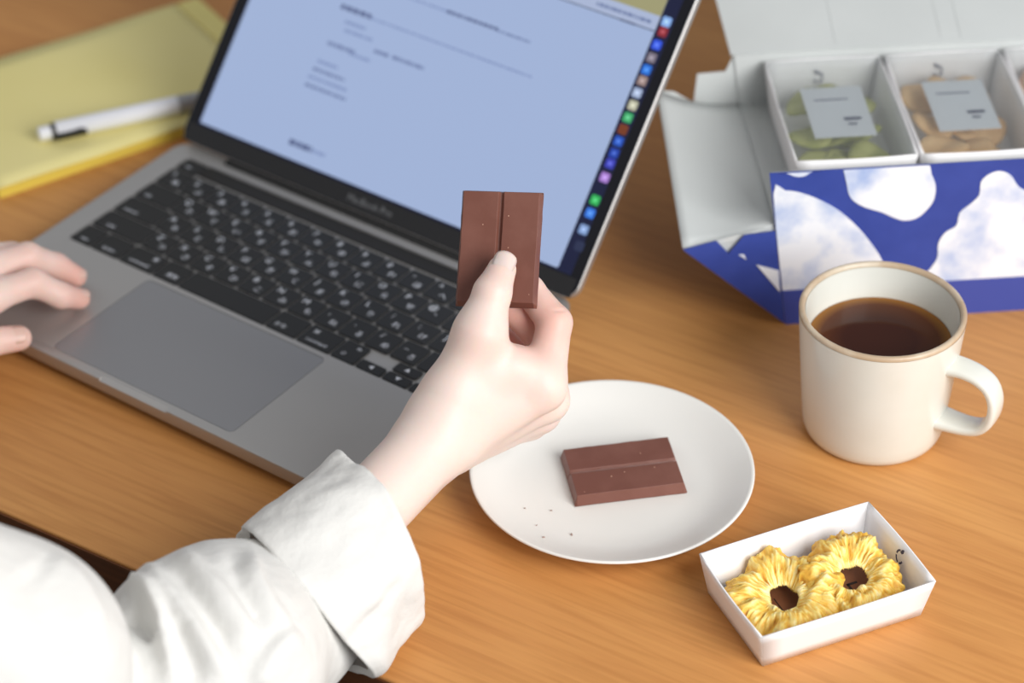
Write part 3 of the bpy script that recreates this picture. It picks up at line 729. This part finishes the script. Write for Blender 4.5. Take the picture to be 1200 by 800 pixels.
tea = MB().lathe([(.01, 56), (rt-1, 56), (rt-.25, 59.3), (rt-.8, 59.6), (.01, 59.6)], 96, (0, 0, 0)).obj('tea', MT['tea'], smooth=True, autosmooth=20)
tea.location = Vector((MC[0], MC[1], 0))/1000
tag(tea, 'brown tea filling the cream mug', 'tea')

PC = V(404.8, 99.8, 0)
plate = MB().lathe([(.01, 1.6), (40, 1.6), (42, 0.1), (45, .1), (47, 1.4), (56, 3.6), (67, 9.6), (74.6, 15.2), (75.8, 16.1), (75.7, 16.9), (75.0, 17.3), (73.6, 16.6), (66, 11.6), (58, 7.4), (50, 5.2), (40, 4.4), (.01, 4.2)], 128, (0, 0, 0)).obj('plate', MT['plate'], smooth=True)
plate.location = Vector(PC)/1000
tag(plate, 'round off-white plate carrying one piece of chocolate', 'plate')

# ------------------------------------------------------------------ chocolate
def chocolate(root, L=61, Wd=42, H=6.4):
    """two-finger block, long axis x, base z=0"""
    b = MB(); rg = random.Random(5)
    def prof(x, ins):
        y = Wd/2-ins
        return [(x, -Wd/2+ins*.3, 0), (x, -y, .5), (x, -y+1.5, H), (x, -1.5, H), (x, -.9, H-1.3), (x, -.35, H-1.9), (x, .35, H-1.9), (x, .9, H-1.3), (x, 1.5, H), (x, y-1.5, H), (x, y, .5), (x, Wd/2-ins*.3, 0)]
    xs = [-L/2, -L/2+1.6]+[(-L/2+1.6)+(L-3.2)*i/14 for i in range(1, 14)]+[L/2-1.6, L/2]
    R = []
    for i, x in enumerate(xs):
        p = [list(q) for q in prof(x, 0)]
        if i in (0, len(xs)-1):
            for q in p: q[2] = min(q[2], .5)
        for q in p:
            q[0] += rg.uniform(-.12, .12); q[1] += rg.uniform(-.15, .15)
        R.append(p)
    b.loft(R)
    o = b.obj('bar', MT['choc'], root, raw=True); bevel(o, .35, 2, 25)
    for k in range(5):
        x, y = rg.uniform(-L/2+3, L/2-3), rg.choice((-1, 1))*rg.uniform(3, Wd/2-3); s = rg.uniform(.2, .45)
        MB().lathe([(.01, 0), (s, 0), (s*.7, s*.6), (.01, s*.7)], 6, (x, y, H-.05)).obj('chip', MT['crumb_l'], root, raw=True)
pc = empty('chocolate_piece', (405.2, 110.2, 4.7), math.radians(46.0)); tag(pc, 'milk chocolate piece with a centre groove lying on the white plate', 'chocolate')
chocolate(pc)
q = [at(541, 222, 1318), at(636, 222, 1313), at(628, 357, 1301), at(532, 357, 1306)]
hc = sum(q)/4; ex = (q[0]+q[1]-q[2]-q[3]); ex /= np.linalg.norm(ex); ey = (q[0]+q[3]-q[1]-q[2]); ey -= ex*(ey@ex); ey /= np.linalg.norm(ey); ez = np.cross(ex, ey)
hcb = empty('chocolate_piece', hc-ez*5.5); tag(hcb, 'milk chocolate piece held upright between thumb and fingers', 'chocolate')
hcb.rotation_euler = Matrix((ex, ey, ez)).transposed().to_euler()
chocolate(hcb)
HZ = ez
rg = random.Random(4)
for (u, v) in ((615, 596), (646, 597), (629, 617), (670, 626), (637, 634), (686, 590)):
    p = onz(u, v, 5.4); s = rg.uniform(.35, .7)
    o = MB().lathe([(.01, -.4), (s, -.2), (s*.8, s*.5), (.01, s*.8)], 7, (0, 0, 0)).obj('chocolate_crumb', MT['crumb'])
    rr_ = math.hypot(p[0]-PC[0], p[1]-PC[1]); zz = 4.4 if rr_ < 42 else 4.4+(rr_-40)*.085+max(0, rr_-50)*.2
    o.location = Vector((p[0], p[1], zz+.5))/1000; o.rotation_euler = (0, 0, rg.uniform(0, 3)); o.scale = (1.5, .8, 1)
    tag(o, 'tiny dark chocolate crumb on the near left part of the white plate', 'crumb', 'chocolate crumbs on the plate')

# ------------------------------------------------------------------ person
person = empty('person', (130, -330, -720))
tag(person, 'person in a white rolled-sleeve shirt holding up chocolate, other hand on laptop', 'person')
bodies = []     # (verts, faces, flush)
def flush_of(v, pts):
    f = np.zeros(len(v))
    for p, r, a in pts: f = np.maximum(f, a*np.exp(-(np.linalg.norm(v-p, axis=1)/r)**2))
    return f
# --- right hand
P = lambda u, v, D: at(u, v, D)
FING = {
 'thumb': [(P(563, 388, 1291), 12.0), (P(577, 343, 1291), 9.6), (P(588, 316, 1297), 7.4)],
 'index': [(P(636, 454, 1308), 11.2), (P(650, 378, 1315), 8.9), (P(620, 340, 1322), 7.8), (P(596, 322, 1322), 6.8)],
 'middle': [(P(640, 468, 1328), 11), (P(640, 402, 1334), 8.9), (P(606, 366, 1330), 7.9), (P(582, 350, 1325), 7)],
 'ring': [(P(632, 482, 1346), 10.3), (P(622, 424, 1352), 8.4), (P(590, 400, 1346), 7.2), (P(566, 388, 1338), 6.6)],
 'pinky': [(P(620, 492, 1360), 9.4), (P(606, 444, 1366), 7.4), (P(582, 424, 1360), 6.6), (P(562, 412, 1352), 6)],
}
allp = np.array([p for f in FING.values() for p, r in f]+[P(440, 590, 1285)])
S = SDF(allp.min(0)-34, allp.max(0)+26, .7)
pal = S.d
wr = [P(510, 514, 1300), P(512, 520, 1322)]
S.cap(P(440, 590, 1272), wr[0], 19, 18.6, 4); S.cap(P(440, 590, 1294), wr[1], 19, 18, 10)
S.cap(wr[0], P(530, 470, 1300), 18.6, 16, 10); S.cap(P(520, 480, 1301), P(562, 392, 1292), 15, 12.4, 10)
S.cap(P(540, 508, 1308), P(636, 454, 1308), 14, 11.4, 10); S.cap(P(536, 514, 1322), P(640, 468, 1328), 14, 11.2, 10)
S.cap(P(530, 520, 1334), P(632, 482, 1346), 13, 10.6, 10); S.cap(P(524, 524, 1340), P(620, 492, 1360), 12, 9.6, 10)
S.cap(P(535, 478, 1304), P(600, 432, 1302), 13, 10.5, 10); S.cap(P(578, 428, 1300), P(628, 432, 1306), 9, 9, 10)
S.cap(P(545, 480, 1330), P(600, 455, 1345), 14, 12, 10)
tot = pal.copy()
for nme, ch in FING.items():
    fd = S.new(); S.chain(ch, 2.5, fd)
    tot = np.minimum(tot, SDF.smin(pal, fd, 6 if nme != 'thumb' else 9))
S.d = tot
# flexion creases
S.cap(P(626, 372, 1305.5), P(642, 362, 1306.0), .9, .7, 1.6, sub=True); S.cap(P(642, 362, 1306), P(660, 364, 1309), .7, .4, 1.4, sub=True)
S.cap(P(606, 402, 1298), P(640, 406, 1298.5), .8, .5, 1.6, sub=True)
v, f = S.mesh(3)
fp = [(P(577, 330, 1290), 14, .25), (P(640, 372, 1306), 22, .7), (P(612, 372, 1322), 20, .9), (P(595, 392, 1335), 24, 1.0), (P(560, 400, 1282), 14, .22), (P(588, 314, 1290), 11, .32), (P(630, 408, 1304), 16, .55), (P(636, 470, 1300), 14, .15)]
bodies.append((v, f, flush_of(v, fp)))
# --- left hand resting on the laptop
LHP = {
 'index': [(onz(-14, 348, 46), 9.4), (onz(38, 331, 43), 8.2), (onz(71, 346, 31), 7.3), (onz(93, 350, 23), 6.2)],
 'middle': [(onz(-18, 316, 49), 9.6), (onz(32, 301, 46), 8.4), (onz(66, 312, 32), 7.5), (onz(89, 324, 23), 6.4)],
 'ring': [(onz(-26, 302, 47), 9.2), (onz(14, 300, 41), 8), (onz(40, 306, 29), 7), (onz(56, 312, 22.5), 6)],
 'pinky': [(onz(-42, 296, 42), 8.4), (onz(-14, 298, 35), 7), (onz(6, 304, 27), 6.2), (onz(18, 308, 22), 5.5)],
 'thumb': [(onz(-62, 382, 40), 11), (onz(-16, 401, 28), 8.6), (onz(22, 396, 24.5), 7.4)],
}
mcm = (LHP['middle'][0][0]+LHP['index'][0][0])/2
LW = mcm+V(-62, -38, 2); LE = V(-205, -195, 45)
allp = np.array([p for f in LHP.values() for p, r in f]+[LW+(LE-LW)*.35])
S = SDF(allp.min(0)-30, allp.max(0)+22, 1.2)
S.cap(LW+(LE-LW)*.4, LW, 21, 18, 4); S.cap(LW+(LE-LW)*.4+V(12, -14, 0), LW+V(9, -12, 0), 20, 16, 8)
for k, o_ in (('index', V(8, -9, 0)), ('middle', V(2, -2, 2)), ('ring', V(-4, 6, 0)), ('pinky', V(-9, 13, -3))):
    S.cap(LW+o_, LHP[k][0][0], 13, LHP[k][0][1]+.6, 8)
S.cap(LW+V(10, -14, -4), LHP['thumb'][0][0], 15, 11.5, 9)
S.cap(LHP['thumb'][0][0], (LHP['index'][0][0]+LW)/2, 11, 11, 9)
pal = S.d; tot = pal.copy()
for nme, ch in LHP.items():
    fd = S.new(); S.chain(ch, 3, fd); tot = np.minimum(tot, SDF.smin(pal, fd, 6))
S.d = tot; v, f = S.mesh(3)
bodies.append((v, f, flush_of(v, [(LHP[k][-1][0], 24, .85) for k in ('index', 'middle', 'ring', 'pinky')]+[(LHP['thumb'][-1][0], 22, .6), (LHP['index'][1][0], 26, .45), (LHP['middle'][1][0], 26, .45)])))
# --- torso, upper arms, neck and head (outside the frame, carried by the same figure)
RSH = at(-300, 672, 1062); RK = at(-6, 783, 1128); RE = at(22, 930, 1160); LSH = V(-40, -330, 250)
S = SDF((-260, -470, -190), (440, 40, 560), 5.5)
S.cap(V(130, -335, -120), V(130, -335, 180), 105, 110, 20); S.cap(LSH+V(30, 0, -6), RSH+V(-30, 0, -6), 52, 52, 40)
S.cap(RSH, RK, 42, 40, 20); S.cap(RK, RE, 40, 36, 20); S.cap(RE, P(418, 612, 1280), 36, 17, 12); S.cap(LSH, LE, 44, 36, 20); S.cap(LE, LW+(LE-LW)*.3, 36, 20, 12)
S.cap(V(130, -335, 250), V(126, -318, 360), 50, 46, 25)
hcx = V(120, -292, 424)
S.ell(hcx+V(0, -8, 22), (70, 88, 84), 20); S.ell(hcx+V(-2, 16, -28), (54, 62, 70), 20)
fwd = V(-.05, .96, -.28)
S.ell(hcx+V(-4, 78, -28), (11, 17, 17), 8)
for sx in (-1, 1):
    S.ell(hcx+V(sx*69, -6, -10), (8, 18, 28), 6); S.ell(hcx+V(sx*26-3, 66, 0), (12, 8, 7), 6)
S.ell(hcx+V(-4, 70, -62), (20, 9, 7), 6)
v, f = S.mesh(2); bodies.append((v, f, np.zeros(len(v))))
n = 0; vv = []; ff = []; fs = []
for v, f, c in bodies:
    vv.append(v); ff.append(f+n); fs.append(c); n += len(v)
vv = np.concatenate(vv); ff = np.concatenate(ff); fs = np.concatenate(fs)
def big_mesh(name, v, f, m, parent, flush=None):
    v = (v-np.array(parent.location)*1000 if parent.parent is None else v-np.array(root_of(parent).location)*1000)/1000
    me = bpy.data.meshes.new(name); me.vertices.add(len(v)); me.vertices.foreach_set('co', v.astype(np.float32).ravel())
    me.loops.add(len(f)*4); me.loops.foreach_set('vertex_index', f.astype(np.int32).ravel())
    me.polygons.add(len(f)); me.polygons.foreach_set('loop_start', np.arange(0, len(f)*4, 4, dtype=np.int32))
    me.update(calc_edges=True); me.validate()
    me.polygons.foreach_set('use_smooth', [True]*len(me.polygons)); me.materials.append(m)
    if flush is not None:
        a = me.attributes.new('flush', 'FLOAT', 'POINT'); a.data.foreach_set('value', flush.astype(np.float32))
    o = bpy.data.objects.new(name, me); COL.objects.link(o); o.parent = parent; return o
body = big_mesh('body', vv, ff, MT['skin'], person, fs)
# nails
def nail(c, ax, nr, w, l, rad, m='nail'):
    ax = ax/np.linalg.norm(ax); nr = nr-ax*(nr@ax); nr /= np.linalg.norm(nr); sd = np.cross(ax, nr)
    g = []; NU, NV = 8, 8
    for i in range(NU+1):
        for j in range(NV+1):
            a = (i/NU-.5)*2; b = (j/NV-.5)*2
            # superellipse outline
            ww = w/2*(1-.18*max(0, b)**4)*(1-.25*max(0, -b)**3)
            x = a*ww; y = b*l/2*(1-.18*a*a if b > 0 else 1-.1*a*a)
            g.append(c+sd*x+ax*y+nr*(math.sqrt(max(rad*rad-x*x, .1))-rad-.03*max(0, b)*l*.35))
    m_ = MB().add(g, [(i*(NV+1)+j, i*(NV+1)+j+1, (i+1)*(NV+1)+j+1, (i+1)*(NV+1)+j) for i in range(NU) for j in range(NV)])
    o = m_.obj('nail', MT[m], body, smooth=True); s = o.modifiers.new('s', 'SOLIDIFY'); s.thickness = .0006; s.offset = 0
tip, ip = FING['thumb'][2][0], FING['thumb'][1][0]
tax = (tip-ip)/np.linalg.norm(tip-ip); tn = -cF*.86+cU*.35+cR*.12
tn = tn-tax*(tn@tax); tn /= np.linalg.norm(tn)
nail(tip+tax*1.6+tn*7.3, tax, tn, 11.4, 11.2, 7.6)
t2, i2 = LHP['thumb'][2][0], LHP['thumb'][1][0]
ax2 = (t2-i2)/np.linalg.norm(t2-i2); n2 = -cF*.75+V(0, 0, .35); n2 = n2-ax2*(n2@ax2); n2 /= np.linalg.norm(n2)
nail(t2-ax2*2.2+n2*7.3, ax2, n2, 10, 10.5, 7.3, 'nail_pink')
for k in ('index', 'middle'):
    t3, i3 = LHP[k][3][0], LHP[k][2][0]; nr = V(.2, -.1, 1.0); axx = (t3-i3)/np.linalg.norm(t3-i3); nr = nr-axx*(nr@axx); nr /= np.linalg.norm(nr)
    nail(t3+nr*5.95-axx*.8, axx, nr, 7.6, 8.5, 6.2, 'nail_pink')

# face (turned to the screen, out of the picture)
from mathutils.bvhtree import BVHTree
_bv = BVHTree.FromPolygons([tuple(q) for q in vv.tolist()], [tuple(int(i) for i in q) for q in ff.tolist()])
def face_pt(x, z):
    h = _bv.ray_cast(Vector((hcx[0]+x, hcx[1]+260, hcx[2]+z)), Vector((0, -1, 0))); return np.array(h[0]) if h[0] else hcx+V(x, 80, z)
MT['eye'] = mat('eye_white', srgb(238, 236, 232), .2); MT['iris'] = mat('iris', srgb(40, 26, 20), .15); MT['lip'] = mat('lip', srgb(200, 120, 112), .4)
for sx in (-1, 1):
    c = face_pt(sx*27-3, -2); e = MB().loft([[c+V(14*q*math.cos(2*PI*k/16), 1.2+3.0*math.sqrt(max(0, 1-q*q))-1.5*q, 5.5*q*math.sin(2*PI*k/16)) for k in range(16)] for q in (.02, .35, .7, 1)]).obj('eye', MT['eye'], body, smooth=True)
    c2 = c+V(0, 3.4, -1); MB().loft([[c2+V(5*q*math.cos(2*PI*k/14), .9-.5*q, 5*q*math.sin(2*PI*k/14)) for k in range(14)] for q in (.02, .6, 1)]).obj('iris', MT['iris'], body, smooth=True)
    MB().tube([face_pt(sx*27-3+a, -2+5.5*math.cos(a/14*1.5))+V(0, 2.2, 0) for a in (-14, -7, 0, 7, 14)], [.5, 1, 1.2, 1, .5], 6).obj('eyelid_line', MT['hair'], body, smooth=True)
    MB().tube([face_pt(sx*27-3+a, 15+3*math.cos(a/14*1.4))+V(0, .6, 0) for a in (-15, -7, 0, 7, 15)], [.8, 1.8, 2, 1.6, .6], 6).obj('eyebrow', MT['hair'], body, smooth=True)
for dz, r in ((-60, 3.0), (-65.5, 3.6)):
    MB().tube([face_pt(-4+a, dz+(1.2*math.cos(a/8) if dz > -62 else -.8*math.cos(a/10)))+V(0, -.8, 0) for a in (-19, -11, -4, 4, 11, 19)], [.6, r*.8, r, r, r*.8, .6], 8).obj('lip', MT['lip'], body, smooth=True)

# --- shirt
def sdf_shirt():
    S = SDF((-300, -520, -230), (470, 60, 380), 5.0)
    S.cap(V(130, -338, -150), V(130, -338, 170), 135, 132, 20); S.cap(LSH+V(40, 0, -12), RSH+V(-40, 0, -12), 70, 70, 45)
    S.cap(LSH, LE, 62, 55, 25); S.cap(LE, LW+(LE-LW)*.45, 52, 40, 20)
    S.cap(RSH, RSH+(RK-RSH)*.5, 62, 58, 25)
    S.cap(V(130, -335, 200), V(128, -326, 320), 66, 60, 25); S.cap(V(127, -322, 290), V(127, -318, 420), 50, 50, 4, sub=True); S.cap(V(127, -360, 375), V(127, -260, 345), 30, 30, 2, sub=True)
    return S.mesh(2)
def sdf_sleeve():
    C = lambda u, v, D: at(u, v, D)
    pts = [C(352, 706, 1240), C(285, 752, 1222), C(185, 835, 1197), RE, RK, RSH]
    a = np.array(pts); lo = a.min(0)-85; hi = a.max(0)+85
    S = SDF(lo, hi, 1.7)
    S.chain([(C(388, 690, 1266), 31), (C(326, 730, 1253), 39), (C(272, 750, 1232), 47), (C(246, 778, 1208), 53), (C(170, 858, 1190), 54), (RE, 54)], 10)
    arm = S.new(); S.chain([(RE, 54), (RK, 57), (RSH, 64)], 12, arm)
    S.d = SDF.smin(S.d, arm, 3)
    v, f = S.mesh(2)
    # cloth folds: raised crease lines with one steep side, and the hollows beside them
    nr = np.zeros_like(v); fn_ = np.cross(v[f[:, 2]]-v[f[:, 0]], v[f[:, 3]]-v[f[:, 1]])
    for q in range(4):
        for c in range(3): nr[:, c] += np.bincount(f[:, q], fn_[:, c], len(v))
    nr /= np.linalg.norm(nr, axis=1)[:, None]+1e-9
    if np.mean(((v-v.mean(0))*nr).sum(1)) < 0: nr = -nr
    dv = v-CAM; dep = dv@cF; pu = 600+FPX*(dv@cR)/dep; pv = 400-FPX*(dv@cU)/dep
    facing = np.clip(-(nr@cF)*2.5+.25, 0, 1)
    disp_ = np.zeros(len(v))
    def crease(ps, A, wn, wp, sel=None):
        best = np.full(len(v), 1e9); sg = np.zeros(len(v)); tt = np.zeros(len(v)); n = len(ps)-1
        for k in range(n):
            ax_, ay_ = ps[k]; bx_, by_ = ps[k+1]; dx, dy = bx_-ax_, by_-ay_; L2 = dx*dx+dy*dy
            t = np.clip(((pu-ax_)*dx+(pv-ay_)*dy)/L2, 0, 1); d = np.hypot(pu-ax_-t*dx, pv-ay_-t*dy); m = d < best
            best[m] = d[m]; sg[m] = (dx*(pv-ay_)-dy*(pu-ax_))[m]; tt[m] = ((k+t)/n)[m]
        w = np.where(sg < 0, wn, wp)
        disp_[:] += A*np.exp(-(best/w)**2)*np.clip(np.sin(PI*np.clip(tt*.94+.03, 0, 1))*1.8, 0, 1)*facing*(1 if sel is None else sel)
    sl = (dep > 1150).astype(float)
    crease([(168, 660), (190, 680), (212, 708), (232, 736), (252, 768), (266, 805)], 6.5, 8, 26)
    crease([(208, 640), (236, 668), (264, 696), (286, 724), (300, 745)], 4.2, 8, 20)
    crease([(292, 642), (302, 680), (320, 712), (338, 735)], 3.4, 8, 16)
    crease([(272, 640), (284, 690), (310, 738)], -3.0, 12, 12)
    crease([(202, 660), (226, 694), (250, 730), (274, 775)], -3.4, 12, 12)
    crease([(345, 735), (318, 768), (296, 806)], 4.0, 22, 10)
    crease([(148, 696), (166, 688), (180, 696), (188, 716), (192, 742), (198, 775), (204, 812)], 7, 8, 12)
    crease([(146, 716), (160, 730), (174, 740), (184, 744)], -8, 15, 9)
    crease([(206, 726), (222, 762), (234, 806)], -3.5, 12, 12)
    crease([(56, 648), (84, 668), (105, 700), (122, 738)], 3.4, 9, 34)
    crease([(30, 660), (60, 705), (84, 770)], -3, 26, 26)
    v = v+nr*disp_[:, None]
    return v, f
v1, f1 = sdf_shirt(); v2, f2 = sdf_sleeve()
def cloth(v, amp):
    nz = np.array([mnoise.noise(Vector(p*.022))*1.0+mnoise.noise(Vector(p*.05))*.45 for p in v.astype(float)])
    c = np.array([mnoise.noise(Vector(p*.011+7)) for p in v.astype(float)])
    return v+amp*(nz[:, None]*np.array([.4, -.3, .8])+c[:, None]*np.array([.5, -.5, .5]))
v1 = cloth(v1, 7); v2 = cloth(v2, 1.6)
shirt = big_mesh('shirt', np.concatenate([v1, v2]), np.concatenate([f1, f2+len(v1)]), MT['shirt'], person)
# rolled cuff: lofted double-layer band
def cuff():
    NS, NR = 96, 30
    c_open = at(441, 628, 1276); c_fold = at(352, 702, 1253)
    axs = c_open-c_fold; axs /= np.linalg.norm(axs)
    e1o = at(487, 725, 1276)-at(400, 530, 1276); e1o /= np.linalg.norm(e1o); e1f = at(430, 795, 1253)-at(277, 612, 1253); e1f /= np.linalg.norm(e1f)
    e2 = np.cross(axs, e1o); e2 /= np.linalg.norm(e2)
    if e2@cF > 0: e2 = -e2                      # e2 looks to the camera
    rows = []
    def ring(t, dr, ext=0.):
        c = c_fold*(1-t)+c_open*t; ro = 48*(1-t)+43*t; R = []
        e1 = e1f*(1-t)+e1o*t; e1 = e1/np.linalg.norm(e1)
        for j in range(NS):
            a = 2*PI*j/NS; ca, sa = math.cos(a), math.sin(a)
            rx = ro+dr+2.0*math.sin(3*a+1.1+1.5*t)+1.2*math.sin(5*a+3*t)+2.4*mnoise.noise(Vector((ca*2.2, sa*2.2, t*2.5)))+1.0*mnoise.noise(Vector((ca*6, sa*6, t*5)))
            rx += 5.0*math.exp(-((math.atan2(math.sin(a-PI+.1), math.cos(a-PI+.1)))/.22)**2)*(t-.3)        # seam corner at the top
            rx += 3.0*math.exp(-((math.atan2(math.sin(a), math.cos(a)))/.25)**2)*t
            # tuck line across the middle of the cuff
            rx -= 2.6*math.exp(-((math.atan2(math.sin(a-.95-.25*t), math.cos(a-.95-.25*t)))/.07)**2)*max(0, 1-abs(t-.4)/.5)
            rx += 1.6*math.exp(-((math.atan2(math.sin(a-1.12-.25*t), math.cos(a-1.12-.25*t)))/.12)**2)*max(0, 1-abs(t-.4)/.5)
            ez_ = .90*rx
            ax_off = 2.0*math.sin(2*a+.6)+1.2*math.sin(3*a+2)
            R.append(c+e1*(rx*ca)+e2*(ez_*sa)+axs*(ax_off*(1 if t > .9 else .6)+ext-(1-t)*10*max(0, sa)**1.3))
        return R
    L = [ring(.02, -5), ring(.0, -1.2)]
    for i in range(NR+1): L.append(ring(i/NR, 1.6*math.sin(PI*min(1, i/NR*4)/2)))
    L.append(ring(1.0, -.5, .7)); L.append(ring(1.0, -1.6, .2))
    for i in range(12): L.append(ring(1-i/11*.95, -2.4))
    g = MB().loft(L, cap=False)
    return g.obj('cuff', MT['shirt'], shirt, smooth=True)
cuff()
# hair, trousers
S = SDF((20, -430, 300), (230, -180, 560), 5)
S.ell(hcx+V(0, -24, 30), (80, 88, 90), 10); S.ell(hcx+V(0, -62, -40), (64, 46, 80), 20)
S.ell(hcx+V(-2, 74, -40), (62, 66, 84), 8) if False else None
S.cap(hcx+V(-8, 120, -70), hcx+V(-6, 92, -36), 62, 60, 8, sub=True)
v, f = S.mesh(2); big_mesh('hair', v, f, MT['hair'], person)
S = SDF((-150, -560, -725), (420, 330, -60), 8)
S.cap(V(40, -350, -160), V(220, -350, -160), 112, 112, 40)
for sx in (-1, 1):
    hp = V(130+sx*85, -340, -190); kn = V(130+sx*95, 90, -215); an = V(130+sx*100, 110, -640)
    S.cap(hp, kn, 84, 62, 20); S.cap(kn, an, 60, 44, 10); S.cap(an+V(0, -20, -35), an+V(0, 130, -45), 42, 34, 15)
v, f = S.mesh(2); v[:, 2] = np.maximum(v[:, 2], -719.5); big_mesh('trousers', v, f, MT['trousers'], person)
# chair
ch = empty('chair', (130, -360, -720)); tag(ch, 'plain dark wooden chair beneath the person in the white shirt', 'chair')
bevel(MB().box((-80, -590, -316), (340, -150, -290)).obj('seat', MT['wood_dark'], ch), 8)
for x in (-70, 290):
    for y in (-580, -200): MB().box((x, y, -720), (x+38, y+38, -316)).obj('leg', MT['wood_dark'], ch)
